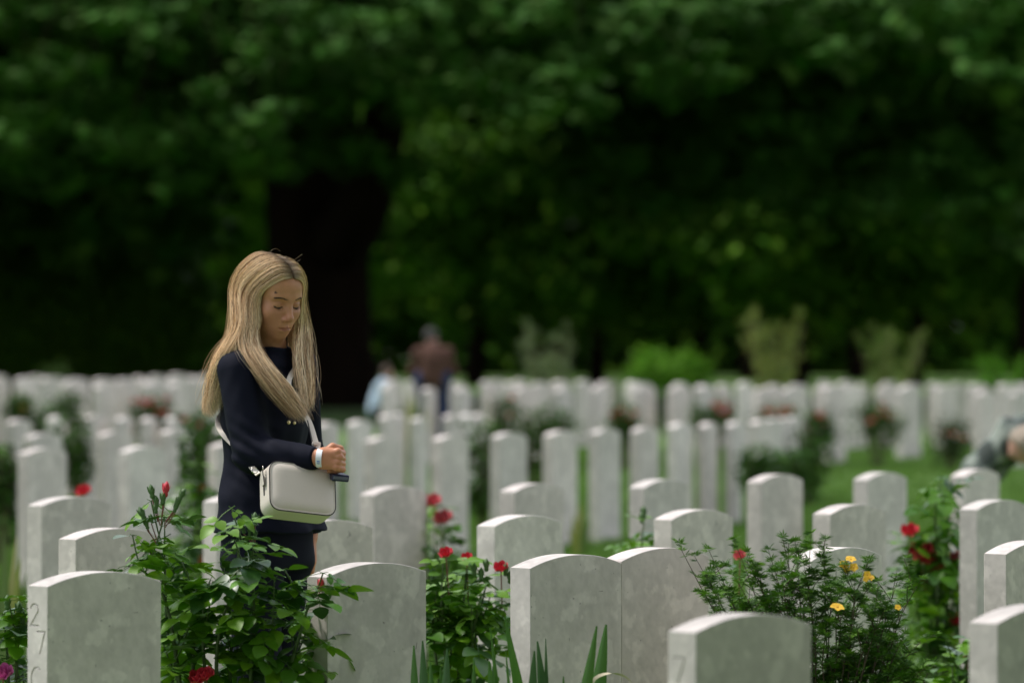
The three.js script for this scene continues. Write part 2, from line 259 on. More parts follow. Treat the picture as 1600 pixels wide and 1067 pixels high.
{ // the great maple under whose boughs the rows run
  const SM = 90, base = at(497, 0, SM); base.y = groundY(base.x, base.z);
  const t = thing('maple_tree', 'huge dark spreading maple whose boughs hang over the top of the picture', 'tree', base), L = (px, py, s) => at(px, py, s).sub(base), R = rng(5);
  part(t, 'trunk', barkTube([V(0, -0.4, 0), V(0, 0.6, 0), V(0.02, 2.0, 0), V(-0.05, 3.6, 0), V(-0.2, 5.4, 0.2), V(-0.3, 9, 0)], (u) => u < 0.25 ? lerp(1.4, 1.07, Math.sqrt(u / 0.25)) : lerp(1.07, 0.75, u), 22, 22), bark);
  const limbs = [
    [[V(0.2, 2.6, 0), L(575, 300, 93), L(610, 130, 94), L(640, -60, 95), V(7, 10, 2)], 0.75],
    [[V(-0.3, 4.6, 0.1), V(-3, 7.2, 1), V(-7, 8.2, 3), V(-12, 9, 5)], 0.55],
    [[V(0, 6, 0.1), V(-1, 8.5, 3), V(-3, 9.5, 7)], 0.45], [[V(0, 6, 0.1), V(2, 9, 2), V(4, 10, 5)], 0.45],
    [[V(0, 5, -0.2), V(3, 8, -4), V(7, 10, -9)], 0.4], [[V(0, 5, -0.2), V(-4, 8, -4), V(-9, 10, -8)], 0.4],
  ];
  for (const [pts, r] of limbs) part(t, 'limb', barkTube(pts, (u) => r * 0.72 * (1.1 - 0.9 * u), 14, 9), bark);
  // high canopy
  const list = []; while (list.length < 10000) { const a = R() * 6.283, q = Math.sqrt(R()), x = Math.cos(a) * 14.5 * q - 1.5, z = Math.sin(a) * 11 * q - 1, top = 7 + 9.5 * Math.sqrt(Math.max(0, 1 - q * q)), y = lerp(5.6 + 2 * noise3(x * 0.3, z * 0.3, 2), top, Math.pow(R(), 0.8)); if (true) list.push([x, y, z, 1.0 + 0.9 * R()]); }
  for (let i = 0; i < 2000; i++) { const left = i < 1150, x = left ? -2.6 - 12 * R() : 4.5 + 11 * R(); list.push([x, (left ? 3.3 : 3.9 + 1.2 * noise3(x * 0.5, 3, 1)) + 3.6 * R(), -2.5 - 7 * R(), 0.9 + 0.7 * R()]); } // low boughs on the far side
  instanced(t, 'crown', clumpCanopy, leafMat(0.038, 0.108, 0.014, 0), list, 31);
  // hanging sprays of the lower boughs, on the camera's side
  const sprays = [], add = (px, py, d, k = 1) => sprays.push([px, py, d, k]);
  for (const [x, y] of [[20, 110], [60, 122], [105, 128], [140, 140], [175, 150], [90, 95], [40, 135], [130, 20], [200, 25], [265, 20], [330, 40], [300, 100], [345, 120], [250, 85], [395, 95], [420, 125], [385, 150], [330, 150], [205, 228], [245, 240], [285, 235], [330, 245], [370, 240], [405, 215], [420, 245], [300, 205], [360, 195], [435, 180], [465, 65], [500, 40], [540, 70], [560, 25], [450, 20], [400, 20], [275, 285]]) add(x, y, 62 + 3 * R());
  for (let i = 0; i < 170; i++) { const x = 1100 * R(), y = -10 + (x < 430 ? 255 : 175) * R(); add(x, y, 63 + 3.5 * R(), 1); }
  for (const [x, y] of [[600, 50], [640, 85], [590, 100], [680, 60], [720, 30], [660, 20], [700, 110], [735, 130], [775, 130], [815, 150], [860, 110], [905, 120], [950, 95], [990, 110], [1040, 80], [1085, 100], [1130, 110], [840, 175], [890, 165], [930, 170], [800, 170], [980, 60], [920, 60], [1020, 130], [780, 40], [840, 30]]) add(x, y, 62 + 3 * R());
  for (const [x, y] of [[1080, 10], [1130, 25], [1180, 30], [1230, 45], [1290, 20], [1350, 15], [1400, 12], [1210, 75], [1310, 80], [1365, 45], [1450, 20], [1520, 30], [1580, 15], [1340, 95], [1020, 20], [1480, 70], [1560, 110]]) add(x, y, 63 + 4 * R());
  for (let i = 0; i < 90; i++) { const x = 960 + 680 * R(), y = 120 + 270 * R() * (0.5 + 0.5 * (x - 900) / 700); if (i < 60) add(x, y, 71 + 6 * R(), 1.1); }
  for (let i = 0; i < 60; i++) add(1640 * R() - 20, 70 * R() - 30, 64 + 5 * R(), 1.2);
  for (let i = 0; i < 70; i++) add(640 * R(), 40 + 240 * R(), 67 + 5 * R(), 1.1);
  const low = []; for (const [px, py, d, k] of sprays) for (let i = 0; i < 3; i++) { const p = L(px + 44 * (R() - 0.5), py + 26 * (R() - 0.5), F / d); low.push([p.x, p.y, p.z + (R() - 0.5) * 0.8, k * (0.95 + 0.35 * R()), 0.7]); }
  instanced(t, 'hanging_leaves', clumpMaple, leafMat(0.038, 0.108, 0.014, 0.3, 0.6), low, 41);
  for (const [px, py, d] of sprays.slice(0, 60)) { const e = L(px, py - 6, F / d); part(t, 'twig', tube([e.clone().add(V((R() - 0.5) * 2, 1.8 + R() * 1.2, -0.8 - 2 * R())), e.clone().add(V((R() - 0.5) * 0.4, 0.7, -0.3)), e], (u) => 0.018 * (1.2 - u), 6, 5), bark); }
}
const bg = 'background trees behind the cemetery';
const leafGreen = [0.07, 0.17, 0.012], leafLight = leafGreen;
for (const [px, d, H, r, low, col, seed, say, tr = 0] of [
  [740, 103, 7.4, 4.2, 2.0, leafLight, 61, 'light green tree showing beyond the trunk of the great maple', 0.5],
  [930, 106, 6.8, 3.8, 2.0, leafLight, 72, 'light green tree behind the pale feathery bush', 0.5],
  [1090, 104, 7.0, 3.8, 1.7, leafGreen, 62, 'tree behind the bright green bush near the centre', 0.35],
  [1250, 101, 6.6, 3.6, 1.9, leafGreen, 63, 'tree behind the feathery yellow green bush', 0.35],
  [1430, 103, 7.0, 3.8, 2.0, leafGreen, 64, 'tree standing behind the loose upright bush at right', 0.35],
  [1600, 99, 14, 4.2, 2.3, leafGreen, 65, 'tree at the right edge behind the far stones', 0.35],
  [540, 130, 16, 5, 2.4, leafGreen, 66, 'tree hidden behind the trunk of the great maple'],
  [290, 128, 16, 5, 3.2, leafGreen, 67, 'tree rising behind the right end of the hedge'],
  [60, 126, 16, 5, 3.2, leafGreen, 68, 'tree rising behind the left end of the hedge'],
  [840, 134, 17, 5, 2.6, leafGreen, 69, 'tall tree far back in the gap left of centre'],
  [1170, 124, 17, 5, 2.6, leafGreen, 70, 'tall tree far back between two nearer trees right of centre'],
  [1340, 126, 17, 5, 2.6, leafGreen, 71, 'tall tree far back in the gap between the feathery bushes'],
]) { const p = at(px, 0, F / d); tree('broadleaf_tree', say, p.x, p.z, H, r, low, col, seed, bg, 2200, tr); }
{ // the clipped hedge at far left
  const R = rng(90), c = at(120, 0, 80), t = thing('clipped_hedge', 'long dark clipped hedge with a lit top at far left', 'hedge', V(c.x, groundY(c.x, c.z), c.z)), list = [];
  for (let i = 0; i < 4600; i++) { const x = lerp(-6.3, 2.5, R()), a = R(); let y, z; if (a < 0.35) { y = 2.6 + 0.3 * R(); z = lerp(-0.9, 0.9, R()); } else { y = 2.7 * R(); z = (a < 0.8 ? 0.85 : -0.85) + (R() - 0.5) * 0.3; } const e = sstep(x, 1.6, 2.5); list.push([x, y * (1 - 0.28 * e * e) - 0.05, z * (1 - 0.5 * e), 0.42 + 0.2 * R()]); }
  part(t, 'stems', mergeGeometries([...Array(16)].map((_, i) => tube([V(-5.8 + i * 0.5, -0.2, 0), V(-5.7 + i * 0.5, 1, 0.1), V(-5.8 + i * 0.5, 2.2, 0)], 0.05, 4, 5))), bark);
  instanced(t, 'foliage', clumpBroad[0], leafMat(0.055, 0.13, 0.013, 0), list, 91);
}
{ // the wood that closes the view, with its undergrowth
  const R = rng(95), list = []; for (let i = 0; i < 10000; i++) { const x = lerp(-40, 40, R()), y = i < 4200 ? 0.3 + 4.5 * R() : 0.6 + 19 * R(), z = -148 - 12 * R(); list.push([x, groundY(x, z) + y, z, 1.7 + 1.4 * R()]); }
  const m = instanced(scene, 'far_wood', clumpBroad[1], leafMat(0.055, 0.13, 0.013, 0), list, 96); m.userData = { kind: 'stuff', label: 'dark mass of woodland closing the view behind everything', category: 'woodland' };
}
// tall trees behind and to the right of the place where the photograph was taken: they keep the sky off the near stones
for (const [x, z, H, r, seed, say] of [[7.4, -4.6, 16, 5.4, 81, 'broad tree to the right of the photographer, out of frame'], [10, 5, 16, 6, 82, 'broad tree behind and right of the photographer, out of frame'], [4, 6.5, 18, 6, 83, 'tall tree close behind the photographer, out of frame'], [-2.5, 12, 17, 5.5, 84, 'tall tree farther behind the photographer, out of frame'], [-15, -24, 14, 5, 85, 'broad tree beside the rows at left, out of frame'], [-17, -36, 15, 5.5, 86, 'second broad tree beside the rows at left, out of frame']]) tree('broadleaf_tree', say, x, z, H, r, 1.6, leafGreen, seed, 'trees round the cemetery', 3000, 0);
// ---------------------------------------------------------------- roses, shrub, irises, bushes
function leafletGeo(out, base, dir, side, nrm, len, wid, curl, fold, serr = 0.03) { // one leaflet, folded on the midrib, saw-edged
  const n = 8, prof = [0.06, 0.58, 0.88, 1, 1, 0.9, 0.72, 0.45, 0.03], mid = [], L = [], Rr = [];
  for (let i = 0; i <= n; i++) { const u = i / n, w = prof[i] * wid / 2 * (1 + (i % 2 ? serr : -serr)), c = base.clone().addScaledVector(dir, len * u).addScaledVector(nrm, -curl * len * u * u); mid.push(c); L.push(c.clone().addScaledVector(side, -w).addScaledVector(nrm, fold * w)); Rr.push(c.clone().addScaledVector(side, w).addScaledVector(nrm, fold * w)); }
  const T = (a, b, c) => out.push(a.x, a.y, a.z, b.x, b.y, b.z, c.x, c.y, c.z);
  for (let i = 0; i < n; i++) { T(mid[i], mid[i + 1], L[i + 1]); T(mid[i], L[i + 1], L[i]); T(mid[i], Rr[i + 1], mid[i + 1]); T(mid[i], Rr[i], Rr[i + 1]); }
}
const welded = (arr) => { const g = new THREE.BufferGeometry(); g.setAttribute('position', new THREE.Float32BufferAttribute(arr, 3)); const w = mergeVertices(g, 1e-5); w.computeVertexNormals(); return w; };
function roseLeaf(seed, leaflets) { // a pinnate leaf pointing along +z, upper side +y, about 11 cm long at scale 1
  const R = rng(seed), out = [], stalk = [];
  const len = leaflets > 1 ? 0.075 : 0.012;
  const add = (z, sgn, size) => { const a = sgn * (0.9 + 0.25 * R()), d = V(Math.sin(a), 0.1 * R(), Math.cos(a)).normalize(), s = V(Math.cos(a), 0.15 * (R() - 0.5), -Math.sin(a)), n = V().crossVectors(d, s).normalize(); if (n.y < 0) n.negate(); leafletGeo(out, V(0, -0.15 * z * z / len, z), d, s, n, size, size * 0.74, 0.1 + 0.22 * R(), 0.08 + 0.2 * R()); };
  if (leaflets >= 3) { add(len * 0.75, 1, 0.046); add(len * 0.75, -1, 0.046); }
  if (leaflets >= 5) { add(len * 0.3, 1, 0.036); add(len * 0.3, -1, 0.036); }
  add(len, 0, 0.058);
  const g0 = tube([V(0, 0, -0.015), V(0, 0.002, len * 0.5), V(0, -0.15 * len, len)], 0.0012, 4, 3).toNonIndexed();
  return welded([...out, ...g0.attributes.position.array]);
}
const roseLeaves = [roseLeaf(1, 5), roseLeaf(2, 5), roseLeaf(3, 3), roseLeaf(4, 3), roseLeaf(5, 1), roseLeaf(6, 5)];
const roseMats = [[0.055, 0.16, 0.008], [0.1, 0.26, 0.008], [0.035, 0.11, 0.015], [0.17, 0.36, 0.012]].map(([r, g, b], i) => std(r, g, b, 0.42, { transmission: i % 2 ? 0.55 : 0.35, specularIntensity: i === 2 ? 0.9 : 0.4, clearcoat: i === 2 ? 0.4 : 0, clearcoatRoughness: 0.3 }));
const stemMat = std(0.06, 0.1, 0.025, 0.6), woodMat = std(0.07, 0.045, 0.03, 0.8), redStem = std(0.2, 0.07, 0.05, 0.6), budGreen = std(0.07, 0.14, 0.04, 0.6), rosePink = std(0.62, 0.035, 0.06, 0.55, { transmission: 0.15 }), rosePale = std(0.62, 0.12, 0.14, 0.55, { transmission: 0.15 }), roseMagenta = std(0.6, 0.1, 0.35, 0.55, { transmission: 0.15 });
function bloomGeo(seed) { // layers of cupped petals
  const R = rng(seed), gs = [];
  for (let l = 0; l < 4; l++) for (let k = 0; k < 3 + l; k++) {
    const a = k / (3 + l) * 6.283 + l * 0.7 + R() * 0.4, r = 0.007 + 0.0052 * l, lip = 0.62 + 0.2 * l + 0.12 * R(), hgt = 0.031 - 0.0022 * l, n = 5, m = 4, pos = [], idx = [];
    for (let i = 0; i <= n; i++) for (let j = 0; j <= m; j++) { const u = i / n, v = j / m - 0.5, span = 6.283 / (3 + l) * 1.35 * Math.sin(Math.PI * (0.2 + 0.55 * u)), rad = 0.003 + (r - 0.003) * Math.sin(Math.min(1, u * 1.7) * Math.PI / 2) * lerp(1, lip, u * u), t = v * span, c = rad * (1 + 0.08 * v); pos.push(Math.cos(a + t) * c, hgt * u - 0.012 * u * v * v * 4 * u, Math.sin(a + t) * c); }
    for (let i = 0; i < n; i++) for (let j = 0; j < m; j++) { const p = i * (m + 1) + j; idx.push(p, p + m + 1, p + 1, p + 1, p + m + 1, p + m + 2); }
    const g = new THREE.BufferGeometry(); g.setAttribute('position', new THREE.Float32BufferAttribute(pos, 3)); g.setIndex(idx); g.computeVertexNormals(); gs.push(g);
  }
  return mergeGeometries(gs);
}
const blooms = [bloomGeo(1), bloomGeo(2)];
const budGeo = (() => { const g = new THREE.LatheGeometry([[0, -0.014], [0.0055, -0.012], [0.008, -0.006], [0.0065, -0.001], [0.009, 0.005], [0.0098, 0.011], [0.007, 0.02], [0.0022, 0.027], [0, 0.029]].map(([x, y]) => new THREE.Vector2(x, y)), 9), out = []; for (let k = 0; k < 5; k++) { const a = k * 1.256, d = V(Math.cos(a) * 0.15, 1, Math.sin(a) * 0.15).normalize(), s = V(-Math.sin(a), 0, Math.cos(a)), n = V(Math.cos(a), 0, Math.sin(a)); leafletGeo(out, V(Math.cos(a) * 0.006, -0.002, Math.sin(a) * 0.006), d, s, n, 0.026, 0.009, -0.1, 0.2, 0); } return mergeGeometries([g.toNonIndexed().deleteAttribute('uv'), welded(out).toNonIndexed()]); })();
// a bush: stems are polylines [px, py, px, py ...] at scale s (+ spread in depth), leaves set along them; the first 300 leaves are parts
function roseBush(label, s, stems, { seed = 1, every = 0.035, from = 0.3, size = 1, buds = [], flowers = [], mats = roseMats, max = 300, depth = 0.12, group, name = 'rose_bush', bare = 0, sideShoots = true } = {}) {
  const R = rng(seed), c = at(stems[0][0], 0, s), base = V(c.x, groundY(c.x, c.z), c.z), t = thing(name, label, name === 'rose_bush' ? 'rose bush' : 'plant', base, 0, group), L = (px, py, dz) => { const p = at(px, py, s); p.z += dz; return p.sub(base); };
  const leaves = [];
  const along = (pts, f, step) => { const cv = new THREE.CatmullRomCurve3(pts), len = cv.getLength(), n = Math.max(2, Math.round(len * (1 - f) / step)); for (let i = 0; i < n; i++) { const u = f + (1 - f) * (i + 0.5 * R()) / n, p = cv.getPoint(Math.min(u, 1)); leaves.push([p, u, i]); } for (let k = 0; k < 2; k++) leaves.push([cv.getPoint(1), 1, n + k]); return cv; };
  for (const st of stems) {
    const dz = (R() - 0.5) * 2 * depth, pts = []; for (let i = 0; i < st.length; i += 2) pts.push(L(st[i], st[i + 1], dz * (0.4 + 0.6 * i / st.length)));
    if (pts[0].y > 0.1) pts.unshift(V(pts[0].x * 0.5, -0.03, pts[0].z * 0.4)); else pts[0].y = -0.03;
    const cv = along(pts, from, every); part(t, 'stem', tube(pts, (u) => 0.0055 * (1.25 - u) * Math.sqrt(size), 14, 6), stemMat);
    if (sideShoots) for (let k = 0; k < 2; k++) { const a = cv.getPoint(0.5 + 0.3 * R()), e = a.clone().add(V((R() - 0.5) * 0.15, 0.07 + 0.08 * R(), (R() - 0.3) * 0.16)), m = a.clone().lerp(e, 0.5).add(V(0, -0.01, 0)); part(t, 'stem', tube([a, m, e], 0.0022, 6, 4), stemMat); along([a, m, e], 0.25, every); }
  }
  leaves.forEach(([p, u, i], n) => {
    const g = roseLeaves[Math.floor(R() * roseLeaves.length)], mm = mats[[0, 1, 1, 2, 3, 3, 3][Math.floor(R() * 7)]], a = i * 2.4 + R(), tilt = -0.2 + 1.05 * R(), k = size * (0.75 + 0.5 * R()) * (u > 0.92 ? 0.7 : 1);
    if (R() < bare) return;
    const m = part(t, 'leaf', g, mm); m.position.copy(p); m.rotation.set(tilt - 0.2, a, (R() - 0.5) * 0.9, 'YXZ'); m.scale.setScalar(k);
  });
  for (const [px, py, dz = 0.02, red = 0, k = 1, tilt = 0] of buds) { const p = L(px, py, dz), m = part(t, 'flower_bud', budGeo, red ? rosePink : budGreen, red ? 'red rosebud about to open' : undefined); m.position.copy(p); m.scale.setScalar(k); m.rotation.z = tilt; }
  for (const [px, py, dz = 0.03, k = 1, mat = rosePink, ry = 0.5] of flowers) { const p = L(px, py, dz), m = part(t, 'bloom', blooms[Math.floor(R() * 2)], mat); m.position.copy(p); m.rotation.set(0.5, ry, 0.2); m.scale.setScalar(k * 1.4); part(t, 'stem', tube([p.clone(), p.clone().add(V(0.02 * (R() - 0.5), -0.12, -0.02))], 0.0022, 3, 4), redStem).position.y = -0.002; }
  return t;
}
const G = (s) => HORIZON + EYE * s;   // the row of pixels where the ground meets the foot of a thing at that scale
{
  const s = 588, y = G(s), t = roseBush('large rose bush with tall bud cluster in front of the woman’s legs', s, [
    [290, y, 268, 1100, 256, 980, 252, 880, 251, 815],
    [330, y, 300, 1080, 300, 980, 290, 915, 282, 880],
    [350, y, 322, 1060, 318, 960, 330, 905],
    [360, y, 340, 1080, 345, 980, 372, 905, 374, 850],
    [385, y, 392, 1080, 398, 960, 397, 880, 398, 840],
    [395, y, 415, 1080, 428, 980, 432, 900],
    [400, y, 445, 1080, 470, 990, 488, 935, 500, 915],
    [380, y, 360, 1090, 362, 1010, 395, 960],
    [350, y, 285, 1090, 255, 930, 225, 893, 200, 884],
    [390, y, 420, 1090, 455, 1040, 462, 985],
    [340, y, 285, 1090, 272, 1040, 285, 985],
    [400, y, 380, 1100, 372, 1040, 340, 1000],
    [410, y, 450, 1110, 480, 1070, 500, 1040],
  ], { seed: 7, every: 0.057, from: 0.3, size: 1.15, depth: 0.14, max: 300, flowers: [[316, 1060, 0.1, 0.75], [327, 1053, 0.11, 0.6]] });
  // the tall bud cluster
  const R = rng(3), c = at(290, 0, s), base = t.position, L = (px, py, dz = 0) => { const p = at(px, py, s); p.z += dz; return p.sub(base); };
  for (const [px, py, red, k, bx, by] of [[237, 772, 0, 0.95, 246, 815], [258, 769, 1, 1.05, 251, 815], [282, 776, 0, 0.9, 258, 815], [244, 787, 0, 0.8, 249, 820], [254, 782, 0, 0.9, 251, 820], [276, 788, 0, 0.85, 256, 820], [223, 806, 0, 0.95, 244, 850], [243, 797, 0, 0.7, 250, 822], [229, 822, 0, 0.7, 245, 850], [236, 812, 0, 0.6, 246, 848], [273, 796, 0, 0.7, 256, 826],
    [398, 815, 0, 0.9, 398, 850], [380, 828, 0, 0.8, 395, 852], [390, 832, 0, 0.7, 396, 852], [500, 917, 1, 0.9, 494, 945], [398, 838, 0, 0.7, 397, 850], [512, 936, 0, 0.8, 500, 958]]) {
    const e = L(px, py), b = L(bx, by), m = part(t, 'flower_bud', budGeo, red ? rosePink : budGreen, red ? 'red rosebud about to open' : undefined); m.position.copy(e); m.scale.setScalar(k); m.rotation.z = -clamp((px - bx) * 0.02, -0.5, 0.5);
    part(t, 'stem', tube([b, b.clone().lerp(e, 0.5).add(V((px - bx) * 0.0002, 0, 0)), e.clone().add(V(0, -0.01, 0))], 0.0016, 5, 4), redStem);
  }
}
roseBush('glossy rose bush at the bottom left corner with a pink bloom', 590, [[10, G(590), 12, 1080, 8, 1000, 2, 960], [20, G(590), 24, 1080, 26, 1000, 30, 950], [0, G(590), -10, 1080, -20, 980], [30, G(590), 34, 1100, 28, 1040]], { seed: 21, every: 0.05, from: 0.3, buds: [[12, 945], [30, 955], [36, 968]], flowers: [[8, 1056, 0.06, 0.8, roseMagenta]] });
roseBush('rose bush between the two sharp headstones with small red roses', 505, [[720, G(505), 700, 1060, 690, 960, 692, 880], [725, G(505), 735, 1050, 750, 960, 762, 905], [720, G(505), 715, 1060, 722, 960, 728, 890], [715, G(505), 685, 1060, 676, 980, 682, 920], [730, G(505), 755, 1060, 770, 1000, 785, 940], [725, G(505), 740, 1070, 738, 1000, 745, 950], [720, G(505), 700, 1080, 705, 1010, 700, 950]], { seed: 22, every: 0.05, from: 0.25, size: 1.25, depth: 0.16, flowers: [[697, 868, 0.02, 0.6], [783, 890, 0.02, 0.62], [729, 877, -0.1, 0.5]], buds: [[760, 886], [752, 900], [790, 893], [797, 905], [676, 900], [741, 893]] });
roseBush('blurred rose bush with pink blooms beside the stone right of the handbag', 372, [[688, G(372), 684, 930, 680, 860, 677, 790], [690, G(372), 694, 930, 696, 870, 692, 820], [695, G(372), 704, 930, 708, 880], [685, G(372), 676, 930, 672, 870]], { seed: 23, every: 0.05, from: 0.2, flowers: [[693, 815, 0.03, 1.1, rosePale], [677, 788, 0.03, 1.0, rosePale]] });
roseBush('rose bush with large red roses beside the tall stone at right', 405, [[1455, G(405), 1440, 980, 1430, 900, 1424, 840], [1460, G(405), 1455, 980, 1450, 900, 1445, 850], [1465, G(405), 1470, 980, 1472, 900, 1468, 850], [1460, G(405), 1440, 990, 1425, 950], [1470, G(405), 1490, 980, 1495, 900], [1465, G(405), 1480, 990, 1478, 920, 1482, 830, 1488, 760], [1460, G(405), 1462, 980, 1462, 880, 1460, 790, 1468, 745], [1475, G(405), 1490, 1000, 1500, 960]], { seed: 24, every: 0.05, from: 0.2, size: 1.3, depth: 0.2, flowers: [[1421, 834, 0.05, 0.95], [1438, 868, 0.06, 1.25], [1447, 876, 0.05, 1], [1462, 890, 0.05, 1.1], [1495, 874, 0, 0.7, rosePale], [1494, 972, 0.05, 0.8]] });
roseBush('thin rose sprig rising beside the blurred stone right of centre', 432, [[1000, G(432), 1004, 920, 1003, 850, 1006, 812], [1004, G(432), 995, 920, 984, 840]], { seed: 25, every: 0.06, from: 0.3, buds: [[1006, 805, 0, 0, 1.2], [1003, 812]], sideShoots: false });
roseBush('low rose leaves beside the stone in the bottom right corner', 640, [[1500, G(640), 1500, 1110, 1498, 1050, 1494, 1035], [1495, G(640), 1510, 1100, 1512, 1040], [1490, G(640), 1486, 1110, 1488, 1060]], { seed: 26, every: 0.05, from: 0.35, flowers: [[1511, 1024, 0.02, 0.35, std(0.55, 0.2, 0.05, 0.6)]] });
roseBush('single red rose showing over the stone behind the one engraved 27 C', 366, [[131, G(366), 132, 860, 131, 778]], { seed: 27, every: 0.08, from: 0.4, flowers: [[131, 772, 0.02, 0.9]], sideShoots: false });
roseBush('blurred rose bush with orange tints just left of the woman’s waist', 330, [[300, G(330), 300, 860, 302, 780, 306, 720], [305, G(330), 312, 860, 314, 800, 312, 750], [300, G(330), 290, 880, 288, 830]], { seed: 28, every: 0.05, from: 0.1, size: 1.2, flowers: [[318, 880, 0.05, 0.8, std(0.5, 0.16, 0.05, 0.6)], [313, 768, 0.02, 0.7, std(0.5, 0.16, 0.05, 0.6)]] });
roseBush('rose sprig with a pink flower seen through the yellow flowered shrub', 475, [[1165, G(475), 1162, 1080, 1158, 960, 1157, 885]], { seed: 29, every: 0.08, from: 0.3, flowers: [[1157, 872, 0, 0.6, rosePale]], sideShoots: false });

// ---- shrub with small divided leaves and yellow flowers
{
  const s = 592, base0 = at(1290, 0, s), base = V(base0.x, groundY(base0.x, base0.z), base0.z), t = thing('cinquefoil_shrub', 'wiry green shrub with tiny leaves and yellow flowers at bottom right', 'shrub', base), R = rng(51), L = (px, py, dz = 0) => { const p = at(px, py, s); p.z += dz; return p.sub(base); };
  const smallLeaf = (seed) => { const Q = rng(seed), out = []; for (let k = 0; k < 5; k++) { const a = (k - 2) * 0.55, d = V(Math.sin(a), 0.15 * Q(), Math.cos(a)).normalize(), sd = V(Math.cos(a), 0, -Math.sin(a)), n = V().crossVectors(d, sd).normalize(); if (n.y < 0) n.negate(); const c = V(0, 0, 0.004), len = (k === 2 ? 0.021 : 0.018) * (0.85 + 0.3 * Q()); const p = (u, w, z) => c.clone().addScaledVector(d, len * u).addScaledVector(sd, w).addScaledVector(n, z); const A = p(0, 0, 0), B = p(0.5, 0.0019, 0.001), C = p(1, 0, -0.001), D = p(0.5, -0.0019, 0.001), E = p(0.5, 0, -0.0003); for (const q of [A, B, E, B, C, E, C, D, E, D, A, E]) out.push(q.x, q.y, q.z); } return welded(out); };
  const geos = [1, 2, 3, 4].map(smallLeaf), mats = [[0.075, 0.19, 0.012], [0.13, 0.29, 0.014], [0.055, 0.14, 0.02]].map(([r, g, b]) => std(r, g, b, 0.6, { transmission: 0.4, specularIntensity: 0.4 }));
  const tips = [[1062, 852], [1085, 868], [1110, 862], [1150, 845], [1165, 860], [1120, 905], [1185, 900], [1200, 858], [1225, 842], [1245, 848], [1268, 834], [1215, 880], [1255, 880], [1290, 862], [1300, 905], [1330, 900], [1345, 885], [1365, 905], [1395, 902], [1375, 945], [1400, 955], [1440, 905], [1420, 945], [1345, 940], [1310, 950], [1270, 930], [1230, 930], [1180, 950], [1150, 930], [1100, 925], [1405, 985], [1445, 1000], [1425, 1015], [1380, 1000], [1350, 985], [1320, 1000], [1285, 990], [1440, 1045], [1400, 1050], [1365, 1045], [1330, 1050], [1300, 1045], [1410, 1030], [1460, 1060], [1290, 1020], [1270, 980], [1240, 965], [1210, 975], [1370, 1070], [1430, 1075], [1200, 925], [1140, 890], [1310, 890], [1355, 1015], [1385, 1030], [1395, 1005], [1335, 965]];
  const leaves = [];
  for (const [px, py] of tips) {
    const dz = (R() - 0.4) * 0.3, e = L(px, py, dz), root = L(lerp(1290, px, 0.12) + 20 * (R() - 0.5), G(s), dz * 0.1), mid = L(lerp(1290, px, 0.6) + 14 * (R() - 0.5), lerp(1200, py, 0.5), dz * 0.6); root.y = -0.03;
    const cv = new THREE.CatmullRomCurve3([root, root.clone().lerp(mid, 0.5).add(V(0.02 * (R() - 0.5), 0.03, 0)), mid, mid.clone().lerp(e, 0.55).add(V(0.025 * (R() - 0.5), 0.012, 0.02 * (R() - 0.5))), e]);
    part(t, 'stem', tube(cv.getPoints(8), (u) => 0.0032 * (1.2 - u), 16, 5), woodMat);
    const put = (c2, f, n) => { for (let i = 0; i < n; i++) { const u = Math.pow(f + (1 - f) * R(), 0.8), p = c2.getPoint(Math.min(1, u)); leaves.push([p, u]); } for (let k = 0; k < 5; k++) leaves.push([c2.getPoint(1), 1]); };
    put(cv, 0.36, 18);
    for (let k = 0; k < 5; k++) { const a = cv.getPoint(0.42 + 0.5 * R()), b = a.clone().add(V((R() - 0.5) * 0.11, 0.02 + 0.07 * R(), (R() - 0.4) * 0.1)), c2 = new THREE.CatmullRomCurve3([a, a.clone().lerp(b, 0.5).add(V(0.008 * (R() - 0.5), 0.006, 0)), b]); part(t, 'twig', tube(c2.getPoints(3), 0.0012, 4, 3), woodMat); put(c2, 0.2, 11); }
  }
  const order = leaves.map((l) => [l, R()]).sort((a, b) => a[1] - b[1]).map((x) => x[0]), restList = [[], [], []], M = new THREE.Matrix4(), q = new THREE.Quaternion();
  order.forEach(([p, u], i) => { q.setFromEuler(new THREE.Euler(-0.9 + 1.1 * R(), R() * 6.283, (R() - 0.5) * 0.8, 'YXZ')); const k = 0.8 + 0.55 * R(), g = geos[i % 4], mi = R() < 0.45 ? 0 : R() < 0.6 ? 1 : 2; if (i < 290) { const m = part(t, 'leaf', g, mats[mi]); m.position.copy(p); m.quaternion.copy(q); m.scale.setScalar(k); } else restList[mi].push(g.clone().applyMatrix4(M.compose(p, q, V(k, k, k)))); });
  restList.forEach((l, i) => { part(t, 'foliage', mergeGeometries(l), mats[i]).userData.kind = 'stuff'; });
  const yellow = std(0.85, 0.52, 0.02, 0.55, { transmission: 0.2 }), petal = (() => { const out = []; leafletGeo(out, V(0, 0, 0.002), V(0, 0.15, 1).normalize(), V(1, 0, 0), V(0, 1, -0.15).normalize(), 0.014, 0.0155, 0.12, 0.25, 0); return welded(out); })(), eye = new THREE.SphereGeometry(0.0035, 8, 6);
